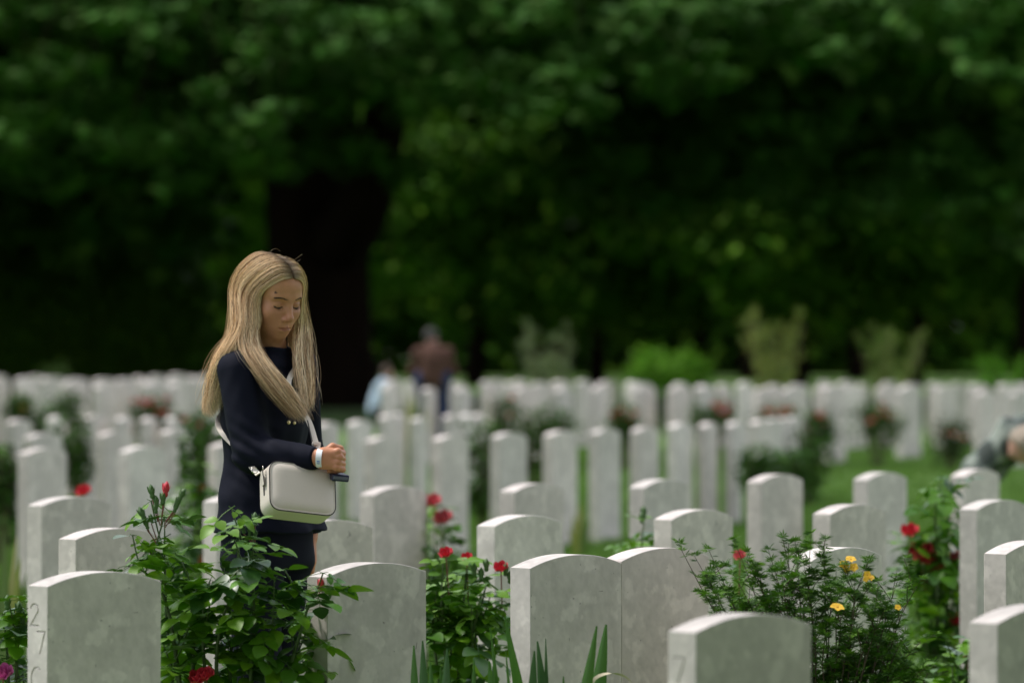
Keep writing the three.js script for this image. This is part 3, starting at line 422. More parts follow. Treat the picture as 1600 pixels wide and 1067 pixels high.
  for (const [px, py, tx, k, dz] of [[1316, 880, 0.9, 0.9, 0.07], [1327, 872, 0.5, 1, 0.06], [1331, 884, 1.2, 0.8, 0.08], [1320, 888, 1.4, 0.6, 0.08], [1348, 893, 1.2, 0.7, 0.16], [1354, 898, 0.8, 0.6, 0.16], [1345, 900, 1.2, 0.5, 0.17], [1299, 941, 0.45, 1.25, 0.22], [1393, 942, 0.9, 0.6, 0.2]]) {
    const f = new THREE.Group(); f.name = 'flower'; f.position.copy(L(px, py, dz)); f.rotation.set(tx, 0.3 * (R() - 0.5), 0.35 * (R() - 0.5)); f.scale.setScalar(k); t.add(f);
    for (let i = 0; i < 5; i++) part(f, 'petal', petal, yellow).rotation.y = i * 1.2566 + R() * 0.2;
    part(f, 'flower_centre', eye, std(0.6, 0.3, 0.02, 0.7)).scale.y = 0.6;
    part(t, 'stem', tube([L(px, py, dz).add(V(0, -0.002, -0.002)), L(px + 4, py + 22, dz - 0.03)], 0.0011, 3, 3), woodMat);
  }
}
// ---- irises
function blade(pts, wid, fold = 0.35) { const cv = new THREE.CatmullRomCurve3(pts), n = 14, pos = [], idx = [], p = V(), tg = V(); for (let i = 0; i <= n; i++) { const u = i / n; cv.getPoint(u, p); cv.getTangent(u, tg); const s = V(1, 0, 0.25).addScaledVector(tg, -V(1, 0, 0.25).dot(tg)).normalize(), f = V().crossVectors(s, tg).normalize(), w = wid / 2 * Math.pow(Math.sin(Math.PI * Math.min(0.5, (1.02 - u) * 0.85)), 0.8); for (const k of [-1, 0, 1]) { const q = p.clone().addScaledVector(s, k * w).addScaledVector(f, k ? 0 : fold * w); pos.push(q.x, q.y, q.z); } } for (let i = 0; i < n; i++) for (let k = 0; k < 2; k++) { const a = i * 3 + k; idx.push(a, a + 1, a + 3, a + 1, a + 4, a + 3); } const g = new THREE.BufferGeometry(); g.setAttribute('position', new THREE.Float32BufferAttribute(pos, 3)); g.setIndex(idx); g.computeVertexNormals(); return g; }
const irisMats = [std(0.06, 0.18, 0.012, 0.45, { transmission: 0.35 }), std(0.04, 0.12, 0.02, 0.45, { transmission: 0.25 }), std(0.06, 0.18, 0.01, 0.45, { transmission: 0.4 })], straw = std(0.55, 0.48, 0.33, 0.7);
function irisClump(label, s, blades, mats = irisMats, wid = 0.038) {
  const c = at(blades[0][0], 0, s), base = V(c.x, groundY(c.x, c.z), c.z), t = thing('iris_clump', label, 'plant', base), R = rng(blades.length * 13 + Math.round(s)), L = (px, py, dz = 0) => { const p = at(px, py, s); p.z += dz; return p.sub(base); };
  for (const [bx, tx, ty, w = 1] of blades) { const dz = (R() - 0.5) * 0.12, r = L(bx, G(s), dz); r.y = -0.02; const e = L(tx, ty, dz + (R() - 0.5) * 0.08), m = r.clone().lerp(e, 0.5).add(V((r.x - e.x) * 0.12, 0.01, 0)); part(t, 'leaf', blade([r, m, e], wid * w), mats[Math.floor(R() * mats.length)]); }
  return { t, L };
}
irisClump('sword shaped iris leaves between the two sharp headstones', 600, [[650, 646, 1010], [668, 661, 998, 1.1], [690, 699, 1012, 1.2], [685, 672, 1035], [735, 741, 1028, 0.7], [700, 688, 1044]]);
{ const { t, L } = irisClump('sword shaped iris leaves standing before the joined pair of headstones', 605, [[850, 789, 962, 1], [822, 835, 1017, 1.2], [872, 840, 1004, 1.1], [800, 766, 978, 0.5], [858, 853, 1000, 0.5], [880, 932, 976, 1.15], [912, 948, 978, 1.5], [884, 880, 1054, 0.8], [780, 770, 1042, 1], [790, 764, 1030, 1.1], [815, 790, 1012, 0.4]]);
  part(t, 'leaf', blade([L(925, 1090), L(928, 1062), L(950, 1052), L(975, 1056), L(988, 1066)], 0.009, 0.1), straw, 'dry straw coloured leaf curling over'); }
const variegated = [std(0.3, 0.33, 0.06, 0.5, { transmission: 0.3 }), std(0.12, 0.2, 0.03, 0.5, { transmission: 0.3 }), std(0.42, 0.4, 0.14, 0.5, { transmission: 0.3 })];
irisClump('blurred yellow striped grass clump at the left edge', 380, [[5, 2, 830, 1], [8, 22, 838, 1], [2, -10, 845, 1], [14, 34, 870, 1], [0, -25, 860, 1], [16, 42, 895, 0.9], [10, 12, 850, 1], [20, 30, 905, 1]], variegated, 0.03);
irisClump('blurred yellow green grass clump between two middle row stones', 235, [[905, 903, 790, 1], [908, 914, 800, 1], [903, 895, 805, 1], [910, 922, 812, 1], [906, 908, 785, 1], [900, 890, 825, 1]], variegated, 0.035);
irisClump('yellow green leaves blurred in front of the stone right of the trunk', 150, [[640, 636, 620, 1], [645, 652, 618, 1], [636, 622, 632, 1], [650, 664, 636, 1], [643, 643, 610, 1], [655, 672, 650, 1], [632, 615, 650, 1]], variegated, 0.06);

// ---- small bushes planted along the rows, mostly out of focus
const clumpSmall = [clump(11, 40, 0.16, 0.055, 0, 0.2), clump(12, 40, 0.16, 0.055, 0, 0.2)];
function rowBush(label, px, py0, s, wpx, hpx, color, seed, { flowers = 0, mat = rosePale, upright = 0, group = 'small bushes planted along the rows', name = 'flower_bush', k = 1 } = {}) {
  const R = rng(seed), c = at(px, 0, s), base = V(c.x, groundY(c.x, c.z), c.z), t = thing(name, label, 'bush', base, 0, group), top = at(px, py0, s).y - base.y, h = hpx / s, w = wpx / s, list = [];
  const n = Math.round(clamp(60 * w * (h + 0.2), 14, 140)), reach = [];
  for (let i = 0; i < 12; i++) { const a = R() * 6.283; reach.push(V(Math.cos(a) * w * 0.42, top * (0.75 + 0.25 * R()), Math.sin(a) * w * 0.42)); part(t, 'stem', tube([V(Math.cos(a) * w * 0.08, -0.03, Math.sin(a) * w * 0.08), V(Math.cos(a) * w * 0.25, top * 0.5, Math.sin(a) * w * 0.25), reach[i]], 0.006, 5, 4), woodMat); }
  if (upright) for (const e of reach) for (let i = 0; i < 9; i++) { const u = 0.3 + 0.75 * i / 9; list.push([e.x * u + (R() - 0.5) * 0.12, e.y * (u + 0.15 * R()), e.z * u, (0.75 - 0.4 * u) * k, 0.3]); }
  else for (let i = 0; i < n; i++) { const d = V(R() - 0.5, R() - 0.5, R() - 0.5).normalize().multiplyScalar(Math.cbrt(R())); list.push([d.x * w * 0.46, top - h / 2 + d.y * h * 0.48, d.z * w * 0.46, (0.7 + 0.5 * R()) * k, 0.8]); }
  instanced(t, 'foliage', clumpSmall[seed % 2], leafMat(...color, 0.3), list, seed + 1);
  for (let i = 0; i < flowers; i++) { const m = part(t, 'bloom', blooms[i % 2], mat); m.position.set((R() - 0.5) * w * 0.9, top - h * (0.05 + 0.45 * R()), w * 0.35 + 0.05); m.rotation.set(0.6, R() * 6, 0); m.scale.setScalar(0.85 + 0.4 * R()); }
  return t;
}
const rb = (...a) => rowBush(...a), gB = [0.05, 0.12, 0.02], dG = [0.045, 0.11, 0.02], red = std(0.6, 0.2, 0.15, 0.6);
rb('dark green bush in the gap between the first blurred stones at left', 116, 648, 196, 26, 110, dG, 201);
rb('dark green bush behind the woman’s back', 318, 665, 250, 40, 130, dG, 202);
rb('dark green bush among the middle row stones right of the hand', 752, 655, 205, 44, 150, dG, 203);
rb('dark green bush between the fourth and fifth middle row stones', 836, 650, 205, 40, 120, gB, 204);
rb('dark green bush closing the right end of the middle row', 1264, 655, 178, 46, 130, dG, 205);
rb('dark green bush low before the four overlapping bluish stones', 1185, 712, 208, 36, 50, dG, 206);
rb('dark green bush right of those overlapping bluish stones', 1236, 715, 200, 30, 50, dG, 207);
rb('low bush with coral flowers between two of the far right stones', 1372, 632, 150, 70, 60, gB, 208, { flowers: 7, mat: red });
rb('low bush with coral flowers left of the first far right stone', 1275, 640, 150, 36, 60, dG, 209, { flowers: 5, mat: red });
rb('grey green bush low between far right stones', 1485, 655, 152, 70, 60, [0.06, 0.1, 0.04], 210, { flowers: 3, mat: red });
rb('bush with pink flowers before the far row right of centre', 1115, 628, 150, 60, 50, gB, 211, { flowers: 8 });
rb('bush with coral flowers above the overlapping bluish stones', 1215, 635, 152, 60, 40, gB, 212, { flowers: 6, mat: red });
rb('bush with rose pink flowers before the far row left of the bright bush', 975, 640, 152, 40, 40, gB, 213, { flowers: 5 });
rb('bush with pink flowers in the far row left of the woman', 232, 622, 152, 70, 50, gB, 214, { flowers: 10 });
rb('bush with pink flowers just left of the woman’s hair', 302, 645, 160, 40, 70, gB, 215, { flowers: 5 });
rb('bright green bush in the far row right of the trunk', 785, 618, 152, 36, 70, gB, 216, { flowers: 2, mat: red });
rb('green bush among the far stones above the blurred left stones', 78, 640, 152, 26, 50, gB, 217);
rb('green bush among the far left stones with an orange flower', 30, 622, 152, 26, 50, gB, 218, { flowers: 2, mat: std(0.55, 0.25, 0.05, 0.6) });
rb('green bush low among the far stones near the picture centre', 862, 640, 152, 60, 60, dG, 219);
rb('leafy bush standing at the left edge beside a blurred stone', 4, 700, 250, 44, 130, dG, 220);
rb('green bush in the dark gap left of the blurred stones', 105, 610, 150, 22, 70, dG, 226);
const far = { upright: 1, group: 'tall bushes behind the far rows', name: 'tall_bush', k: 1.15 };
rb('pale grey green feathery bush behind the far row near centre', 872, 512, 119, 130, 90, [0.19, 0.26, 0.13], 221, { ...far });
rb('bright green bush behind the gap in the far row', 1040, 545, 117, 140, 70, [0.1, 0.26, 0.015], 222, { group: far.group, name: 'tall_bush', k: 1.3 });
rb('feathery yellow green bush behind the far row right of centre', 1212, 497, 119, 105, 110, [0.25, 0.32, 0.09], 223, { ...far });
rb('loose upright feathery bush behind the far right stones', 1392, 510, 118, 120, 100, [0.18, 0.26, 0.07], 224, { ...far });
rb('bright green sword leaved clump behind the stones at right edge', 1566, 560, 118, 90, 60, [0.09, 0.27, 0.012], 225, { ...far });
rb('small green bush behind the far left stones', 86, 570, 108, 44, 40, [0.06, 0.12, 0.03], 227, { ...far });
// ---------------------------------------------------------------- people: distance fields meshed by marching cubes
const smin = (a, b, k) => { const h = Math.max(0, k - Math.abs(a - b)) / k; return Math.min(a, b) - h * h * k * 0.25; };
const smax = (a, b, k) => -smin(-a, -b, k);
const cap = (a, b, ra, rb) => { const dx = b.x - a.x, dy = b.y - a.y, dz = b.z - a.z, l = 1 / (dx * dx + dy * dy + dz * dz + 1e-12); return (x, y, z) => { const px = x - a.x, py = y - a.y, pz = z - a.z, t = Math.min(1, Math.max(0, (px * dx + py * dy + pz * dz) * l)), qx = px - t * dx, qy = py - t * dy, qz = pz - t * dz; return Math.sqrt(qx * qx + qy * qy + qz * qz) - (ra + (rb - ra) * t); }; };
const ell = (c, r) => (x, y, z) => { const a = (x - c.x) / r.x, b = (y - c.y) / r.y, d = (z - c.z) / r.z, k0 = Math.sqrt(a * a + b * b + d * d), a2 = a / r.x, b2 = b / r.y, d2 = d / r.z, k1 = Math.sqrt(a2 * a2 + b2 * b2 + d2 * d2); return k1 < 1e-9 ? -Math.min(r.x, r.y, r.z) : k0 * (k0 - 1) / k1; };
const blend = (k, ...fs) => (x, y, z) => { let d = fs[0](x, y, z); for (let i = 1; i < fs.length; i++) d = smin(d, fs[i](x, y, z), k); return d; };
// upright column of ellipses: rows [y, cx, cz, half-width, half-depth], turned so that depth points along phi
const column = (rows, phi) => { const s = Math.sin(phi), c = Math.cos(phi); return (x, y, z) => { let i = 0; while (i < rows.length - 2 && y > rows[i + 1][0]) i++; const A = rows[i], B = rows[i + 1], u = clamp((y - A[0]) / (B[0] - A[0]), 0, 1), t = u * u * (3 - 2 * u), cx = lerp(A[1], B[1], t), cz = lerp(A[2], B[2], t), a = lerp(A[3], B[3], t), b = lerp(A[4], B[4], t), dx = x - cx, dz = z - cz, v = dx * s + dz * c, w = dx * c - dz * s, k = Math.sqrt((w / a) ** 2 + (v / b) ** 2), side = (k - 1) * Math.min(a, b), ends = Math.max(rows[0][0] - y, y - rows[rows.length - 1][0]); return smax(side, ends, 0.03); }; };
function surface(sdf, lo, hi, res = 64) {
  const mc = new MarchingCubes(res, new THREE.MeshBasicMaterial(), false, false, 260000), h = res / 2, f = mc.field;
  const X = (i, a, b) => (a + b) / 2 + (i - h) / h * (b - a) / 2;
  for (let k = 0; k < res; k++) for (let j = 0; j < res; j++) for (let i = 0; i < res; i++) f[i + j * res + k * res * res] = -sdf(X(i, lo.x, hi.x), X(j, lo.y, hi.y), X(k, lo.z, hi.z));
  mc.isolation = 0; mc.update();
  const g = new THREE.BufferGeometry(), p = new Float32Array(mc.count * 3);
  for (let i = 0; i < mc.count; i++) { p[i * 3] = (lo.x + hi.x) / 2 + mc.positionArray[i * 3] * (hi.x - lo.x) / 2; p[i * 3 + 1] = (lo.y + hi.y) / 2 + mc.positionArray[i * 3 + 1] * (hi.y - lo.y) / 2; p[i * 3 + 2] = (lo.z + hi.z) / 2 + mc.positionArray[i * 3 + 2] * (hi.z - lo.z) / 2; }
  g.setAttribute('position', new THREE.BufferAttribute(p, 3)); const w = mergeVertices(g, 1e-5);
  const e = 0.0015, pp = w.attributes.position, nn = new Float32Array(pp.count * 3);     // normals from the field itself
  for (let i = 0; i < pp.count; i++) { const x = pp.getX(i), y = pp.getY(i), z = pp.getZ(i), n = V(sdf(x + e, y, z) - sdf(x - e, y, z), sdf(x, y + e, z) - sdf(x, y - e, z), sdf(x, y, z + e) - sdf(x, y, z - e)).normalize(); n.toArray(nn, i * 3); }
  w.setAttribute('normal', new THREE.BufferAttribute(nn, 3)); return w;
}
const paint = (g, fn) => { const p = g.attributes.position, c = new Float32Array(p.count * 3); for (let i = 0; i < p.count; i++) { const q = fn(p.getX(i), p.getY(i), p.getZ(i)); c[i * 3] = q[0]; c[i * 3 + 1] = q[1]; c[i * 3 + 2] = q[2]; } g.setAttribute('color', new THREE.BufferAttribute(c, 3)); return g; };
const skinMat = new THREE.MeshPhysicalMaterial({ vertexColors: true, roughness: 0.44, specularIntensity: 0.6, side: THREE.DoubleSide });
const weave = tex(128, 128, (u, v, x, y) => { const a = 0.5 + 0.25 * ((x + y) % 4 < 2 ? 1 : -1) + 0.3 * (hash3(x, y, 1) - 0.5); return [a, a, a]; });
const cloth = (r, g, b, rough = 0.9, spec = 0.3) => new THREE.MeshPhysicalMaterial({ color: new THREE.Color().setRGB(r, g, b), roughness: rough, specularIntensity: spec, side: THREE.DoubleSide });
// a flat band through points; hint is the direction its face looks
function ribbon(points, width, thick, hint, seg = 40) {
  const c = new THREE.CatmullRomCurve3(points), pos = [], idx = [], p = V(), t = V();
  for (let i = 0; i <= seg; i++) { c.getPoint(i / seg, p); c.getTangent(i / seg, t); const n = (typeof hint === 'function' ? hint(i / seg, p) : hint.clone()).addScaledVector(t, 0), s = V().crossVectors(t, n).normalize(), m = V().crossVectors(s, t).normalize(); for (const [a, b] of [[-1, 1], [1, 1], [1, -1], [-1, -1]]) { const q = p.clone().addScaledVector(s, a * width / 2).addScaledVector(m, b * thick / 2); pos.push(q.x, q.y, q.z); } }
  for (let i = 0; i < seg; i++) for (let k = 0; k < 4; k++) { const a = i * 4 + k, b = i * 4 + (k + 1) % 4; idx.push(a, b, a + 4, b, b + 4, a + 4); }
  idx.push(0, 2, 1, 0, 3, 2); const e = seg * 4; idx.push(e, e + 1, e + 2, e, e + 2, e + 3);
  const g = new THREE.BufferGeometry(); g.setAttribute('position', new THREE.Float32BufferAttribute(pos, 3)); g.setIndex(idx); const ng = g.toNonIndexed(); ng.computeVertexNormals(); return ng;
}
function fingers(list) { return list.map((ch) => { const fs = []; for (let i = 0; i < ch.length - 1; i++) fs.push(cap(ch[i][0], ch[i + 1][0], ch[i][1], ch[i + 1][1])); return blend(0.004, ...fs); }); }

// ---- the young woman
const WS = 540, W0 = at(425, 0, WS); W0.y = groundY(W0.x, W0.z);
const wq = (px, py, z) => V((px - 425) / WS, EYE - W0.y + (HORIZON - py) / WS, z);
const woman = thing('person', 'person with long blonde hair in navy trouser suit, head bowed', 'person', W0);
const PHI = THREE.MathUtils.degToRad(60), PSI = THREE.MathUtils.degToRad(40), PIT = THREE.MathUtils.degToRad(20);
const H0 = wq(425.5, 461, 0.03), cp = Math.cos(PIT), sp = Math.sin(PIT), cs = Math.cos(PSI), ss = Math.sin(PSI);
const HL = (hx, hy, hz) => { const y = hy * cp - hz * sp, z1 = hy * sp + hz * cp; return V(H0.x + hx * cs + z1 * ss, H0.y + y, H0.z - hx * ss + z1 * cs); };
const toHead = (x, y, z) => { const dx = x - H0.x, dy = y - H0.y, dz = z - H0.z, hx = dx * cs - dz * ss, z1 = dx * ss + dz * cs; return [hx, dy * cp + z1 * sp, -dy * sp + z1 * cp]; };
const neckBase = wq(418, 562, -0.01), RS = wq(377, 578, 0.135), RE = wq(401, 706, 0.185), RW = wq(503, 712, 0.275), LS = wq(460, 574, -0.14), LE = wq(473, 710, -0.17), LW = wq(481, 838, -0.11);
{
  const lip = 0.0052, headSdf = (() => {
    const cran = ell(V(0, 0.024, -0.015), V(0.063, 0.076, 0.085)), face = ell(V(0, -0.028, 0.03), V(0.058, 0.084, 0.06)), jaw = ell(V(0, -0.068, 0.034), V(0.046, 0.042, 0.048)), chin = cap(V(-0.007, -0.096, 0.066), V(0.007, -0.096, 0.066), 0.016, 0.016);
    const cheeks = [-1, 1].map((s) => ell(V(s * 0.037, -0.03, 0.06), V(0.022, 0.02, 0.02))), brow = [-1, 1].map((s) => cap(V(s * 0.012, 0.02, 0.082), V(s * 0.042, 0.018, 0.068), 0.009, 0.008)), fore = ell(V(0, 0.045, 0.045), V(0.056, 0.045, 0.042));
    const bridge = cap(V(0, 0.01, 0.083), V(0, -0.034, 0.103), 0.0075, 0.0095), tip = cap(V(0, -0.035, 0.103), V(0, -0.039, 0.102), 0.0105, 0.0095), al = [-1, 1].map((s) => ell(V(s * 0.0125, -0.042, 0.093), V(0.0068, 0.0072, 0.009)));
    const sock = [-1, 1].map((s) => ell(V(s * 0.031, -0.001, 0.092), V(0.019, 0.0125, 0.015))), lid = [-1, 1].map((s) => ell(V(s * 0.031, -0.003, 0.0695), V(0.0155, 0.0125, 0.0135)));
    const up = blend(0.004, cap(V(-0.019, -0.0685, 0.083), V(-0.004, -0.0645, 0.0935), 0.003, lip), cap(V(0.019, -0.0685, 0.083), V(0.004, -0.0645, 0.0935), 0.003, lip)), low = cap(V(-0.012, -0.0755, 0.087), V(0.012, -0.0755, 0.087), 0.006, 0.006), groove = cap(V(-0.021, -0.0708, 0.089), V(0, -0.0704, 0.0985), 0.0018, 0.0018), groove2 = cap(V(0.021, -0.0708, 0.089), V(0, -0.0704, 0.0985), 0.0018, 0.0018), muz = ell(V(0, -0.064, 0.068), V(0.028, 0.024, 0.024));
    const ears = [-1, 1].map((s) => ell(V(s * 0.07, -0.01, -0.01), V(0.008, 0.028, 0.018)));
    return (x, y, z) => {
      let d = smin(cran(x, y, z), face(x, y, z), 0.04); d = smin(d, fore(x, y, z), 0.03); d = smin(d, jaw(x, y, z), 0.03); d = smin(d, chin(x, y, z), 0.022); d = smin(d, muz(x, y, z), 0.02);
      for (const f of cheeks) d = smin(d, f(x, y, z), 0.025); for (const f of brow) d = smin(d, f(x, y, z), 0.014);
      for (const f of sock) d = smax(d, -f(x, y, z), 0.014); for (const f of lid) d = smin(d, f(x, y, z), 0.005);
      d = smin(d, bridge(x, y, z), 0.012); d = smin(d, tip(x, y, z), 0.006); for (const f of al) d = smin(d, f(x, y, z), 0.005);
      d = smin(d, up(x, y, z), 0.004); d = smin(d, low(x, y, z), 0.005); d = smax(d, -Math.min(groove(x, y, z), groove2(x, y, z)), 0.003); for (const f of ears) d = smin(d, f(x, y, z), 0.006);
      return d;
    };
  })();
  const neck = cap(V(H0.x - 0.012, H0.y - 0.05, H0.z - 0.01), neckBase, 0.047, 0.055);
  const head = (x, y, z) => { const [a, b, c] = toHead(x, y, z); return smin(headSdf(a, b, c), neck(x, y, z), 0.02); };
  // the body under the clothes
  const trunk = column([[0.78, -0.03, 0, 0.15, 0.1], [0.9, -0.03, 0, 0.15, 0.1], [1.05, -0.03, 0, 0.105, 0.075], [1.2, -0.015, 0.01, 0.125, 0.085], [1.32, -0.015, 0, 0.09, 0.045]], PHI);
  const hipR = wq(398, 880, 0.075), hipL = wq(438, 880, -0.07), kneeR = wq(404, 1030, 0.085), kneeL = wq(428, 1030, -0.06), ankR = wq(394, 1243, 0.075), ankL = wq(420, 1243, -0.07);
  const bodySdf = blend(0.03, trunk, neck, cap(neckBase.clone().add(V(0, -0.03, 0)), RS, 0.04, 0.036), cap(neckBase.clone().add(V(0, -0.03, 0)), LS, 0.04, 0.036), cap(RS, RE, 0.042, 0.034), cap(RE, RW, 0.034, 0.024), cap(LS, LE, 0.042, 0.034), cap(LE, LW, 0.034, 0.024), cap(hipR, kneeR, 0.07, 0.045), cap(kneeR, ankR, 0.045, 0.032), cap(hipL, kneeL, 0.07, 0.045), cap(kneeL, ankL, 0.045, 0.032));
  // right hand closed round a wallet: back of the hand to the camera, knuckles to the right, fingers curling behind
  const hd = V(0.985, -0.06, 0.16).normalize(), rf = [], Hc = RW.clone().addScaledVector(hd, 0.012);
  const hp = (a, b, c) => Hc.clone().addScaledVector(hd, a).add(V(0, b, c));
  for (const [i, b] of [0.022, 0.0075, -0.0075, -0.022].entries()) { const L = [0.036, 0.04, 0.037, 0.03][i]; rf.push([[hp(0.018, b * 0.8, 0), 0.0105], [hp(0.05 - 0.004 * Math.abs(i - 1), b, 0.004), 0.0105], [hp(0.058, b - 0.006, -L * 0.75), 0.0092], [hp(0.036, b - 0.012, -L * 1.15), 0.0085], [hp(0.02, b - 0.012, -L * 0.85), 0.0078]]); }
  rf.push([[hp(0.006, 0.016, -0.004), 0.012], [hp(0.03, 0.034, -0.014), 0.011], [hp(0.052, 0.03, -0.03), 0.009], [hp(0.06, 0.018, -0.04), 0.008]]);
  const palmR = blend(0.012, cap(RW.clone().addScaledVector(hd, -0.03), Hc, 0.024, 0.024), cap(hp(0.006, 0.012, 0), hp(0.04, 0.014, -0.002), 0.02, 0.016), cap(hp(0.006, -0.012, 0), hp(0.04, -0.014, -0.002), 0.02, 0.016)), fr = fingers(rf), handR = (x, y, z) => { let d = palmR(x, y, z); for (const f of fr) d = smin(d, f(x, y, z), 0.0028); return d; };
  // left hand hanging relaxed
  const Lc = LW.clone(), lp = (a, b, c) => Lc.clone().add(V(a, -b, c)), lf = [];
  for (const [i, c] of [0.026, 0.009, -0.008, -0.024].entries()) { const L = [0.9, 1, 0.94, 0.78][i]; lf.push([[lp(0.004, 0.045, c * 0.7), 0.0105], [lp(0.008, 0.078, c), 0.0105], [lp(0.004, 0.078 + 0.03 * L, c), 0.0092], [lp(-0.012, 0.078 + 0.05 * L, c), 0.0085], [lp(-0.026, 0.078 + 0.058 * L, c), 0.0075]]); }
  lf.push([[lp(0.002, 0.025, 0.02), 0.012], [lp(0.006, 0.055, 0.042), 0.011], [lp(-0.002, 0.082, 0.046), 0.0092], [lp(-0.012, 0.1, 0.042), 0.008]]);
  const palmL = blend(0.012, cap(lp(0, -0.03, 0), lp(0, 0.005, 0), 0.024, 0.023), cap(lp(0, 0.012, 0.014), lp(0.006, 0.072, 0.016), 0.018, 0.015), cap(lp(0, 0.012, -0.012), lp(0.006, 0.07, -0.014), 0.018, 0.014)), fl = fingers(lf), handL = (x, y, z) => { let d = palmL(x, y, z); for (const f of fl) d = smin(d, f(x, y, z), 0.006); return d; };
  const skin = (k) => [0.52 * k, 0.24 * k, 0.135 * k];
  const moleAt = V(-0.058, 0.032, 0.066);
  const gh = paint(surface(head, V(H0.x - 0.13, H0.y - 0.17, H0.z - 0.14), V(H0.x + 0.14, H0.y + 0.14, H0.z + 0.14), 96), (x, y, z) => {
    const [a, b, c] = toHead(x, y, z), n = 0.94 + 0.12 * noise3(a * 120, b * 120, c * 120), lips = sstep(0.0235 - Math.hypot(a, 0) - 2.2 * Math.abs(b + 0.0705), 0, 0.005) * (c > 0.07 ? 1 : 0), rosy = Math.exp(-((Math.abs(a) - 0.038) ** 2 + (b + 0.035) ** 2) / 0.0006) * (c > 0.02 ? 1 : 0) + 0.7 * Math.exp(-(a * a + (b + 0.038) ** 2) / 0.0002) * (c > 0.08 ? 1 : 0);
    if (Math.hypot(a + 0.047, b - 0.033) < 0.0028 && c > 0) return [0.1, 0.05, 0.04];
    const s = skin(n); return [lerp(lerp(s[0], 0.48, 0.5 * rosy), 0.4, 0.85 * lips), lerp(lerp(s[1], 0.2, 0.45 * rosy), 0.13, 0.8 * lips), lerp(lerp(s[2], 0.14, 0.4 * rosy), 0.11, 0.8 * lips)];
  });
  const tint = (g) => paint(g, (x, y, z) => { const n = 0.95 + 0.1 * noise3(x * 90, y * 90, z * 90), s = skin(n); return [s[0] * 1.06, s[1], s[2]]; });
  const gb = tint(surface((x, y, z) => Math.max(bodySdf(x, y, z), y - (H0.y - 0.1)), V(-0.28, -0.02, -0.32), V(0.28, 1.5, 0.36), 100));
  const grr = tint(surface(handR, hp(-0.06, -0.06, -0.08), hp(0.09, 0.07, 0.06), 64)), gl = tint(surface(handL, lp(-0.06, 0.17, -0.08), lp(0.06, -0.05, 0.09), 64));
  part(woman, 'body', mergeGeometries([gh, gb, grr, gl]), skinMat);
  // brows and lashes
  const R = rng(9), hs = []; const surfZ = (a, b) => { let c = 0.12; for (let i = 0; i < 60 && headSdf(a, b, c) > 0; i++) c -= Math.max(0.0008, headSdf(a, b, c) * 0.7); return c; };
  for (const s of [-1, 1]) for (let i = 0; i < 80; i++) { const u = R(), a = s * lerp(0.012, 0.05, u), b = 0.0155 + 0.006 * Math.sin(u * 2.4) - 0.004 * u * u + (R() - 0.5) * 0.004, c = surfZ(a, b), a2 = a + s * 0.007, b2 = b + 0.0018 * (1 - 2 * u), c2 = surfZ(a2, b2); hs.push(tube([HL(a, b, c - 0.0003), HL((a + a2) / 2, (b + b2) / 2, (c + c2) / 2 + 0.0012), HL(a2, b2, c2)], (t) => 0.0008 * (1.1 - t), 3, 3)); }
  part(woman, 'eyebrows', mergeGeometries(hs), std(0.06, 0.035, 0.022, 0.7));
  const ls = []; for (const s of [-1, 1]) { const pts = []; for (let i = 0; i <= 8; i++) { const u = i / 8, a = s * lerp(0.0175, 0.0455, u), b = -0.0075 - 0.0035 * Math.sin(Math.PI * u); pts.push(HL(a, b, surfZ(a, b) + 0.0002)); } ls.push(tube(pts, (u) => 0.0014 + 0.0007 * Math.sin(Math.PI * u), 12, 4)); for (let i = 0; i < 20; i++) { const u = R(), a = s * lerp(0.019, 0.046, u), b = -0.0075 - 0.0035 * Math.sin(Math.PI * u), c = surfZ(a, b); ls.push(tube([HL(a, b, c), HL(a + s * 0.001, b - 0.003, c + 0.004), HL(a + s * 0.002 * u, b - 0.003, c + 0.0075)], (t) => 0.0004 * (1.2 - t), 3, 3)); } }
  part(woman, 'eyelashes', mergeGeometries(ls), std(0.03, 0.02, 0.016, 0.6));
  // jacket: a tailored shell with a flared skirt, sleeves and soft creases
  const jx = (px) => (px - 425) / WS;
  const torso = column([[0.83, jx(424), 0.0, 0.205, 0.155], [0.93, jx(419), 0, 0.178, 0.128], [1.045, jx(412), 0, 0.14, 0.1], [1.16, jx(414), 0.005, 0.158, 0.118], [1.24, jx(418), 0.008, 0.162, 0.118], [1.32, jx(416), 0, 0.15, 0.08], [1.375, jx(418), -0.005, 0.075, 0.06]], PHI);
  const sleeves = blend(0.02, cap(RS, RE, 0.063, 0.055), cap(RE, RW.clone().addScaledVector(V().subVectors(RW, RE).normalize(), -0.012), 0.055, 0.034)), sleeveL = blend(0.02, cap(LS, LE, 0.06, 0.052), cap(LE, LW.clone().add(V(0, 0.0, 0)), 0.05, 0.036));
  const cuffDir = V().subVectors(RW, RE).normalize(), cuffAt = RW.clone().addScaledVector(cuffDir, -0.006), hemL = LW.y + 0.006;
  const jacket = (x, y, z) => {
    let a = smin(sleeves(x, y, z), 9, 0.01); a = smax(a, (x - cuffAt.x) * cuffDir.x + (y - cuffAt.y) * cuffDir.y + (z - cuffAt.z) * cuffDir.z, 0.006);
    const l = smax(sleeveL(x, y, z), hemL - y, 0.006), t = smax(torso(x, y, z), (0.842 + 0.02 * (x + 0.17)) - y, 0.003);
    const ex = Math.hypot(x - RE.x, y - RE.y, z - RE.z), crease = 0.0045 * Math.exp(-ex * ex / 0.006) * Math.sin(((x - RE.x) * 0.6 + (y - RE.y)) * 150);
    const folds = 0.011 * (noise3(x * 16 + y * 5, y * 7, z * 16) - 0.5) + 0.003 * (noise3(x * 38, y * 20, z * 38) - 0.5);
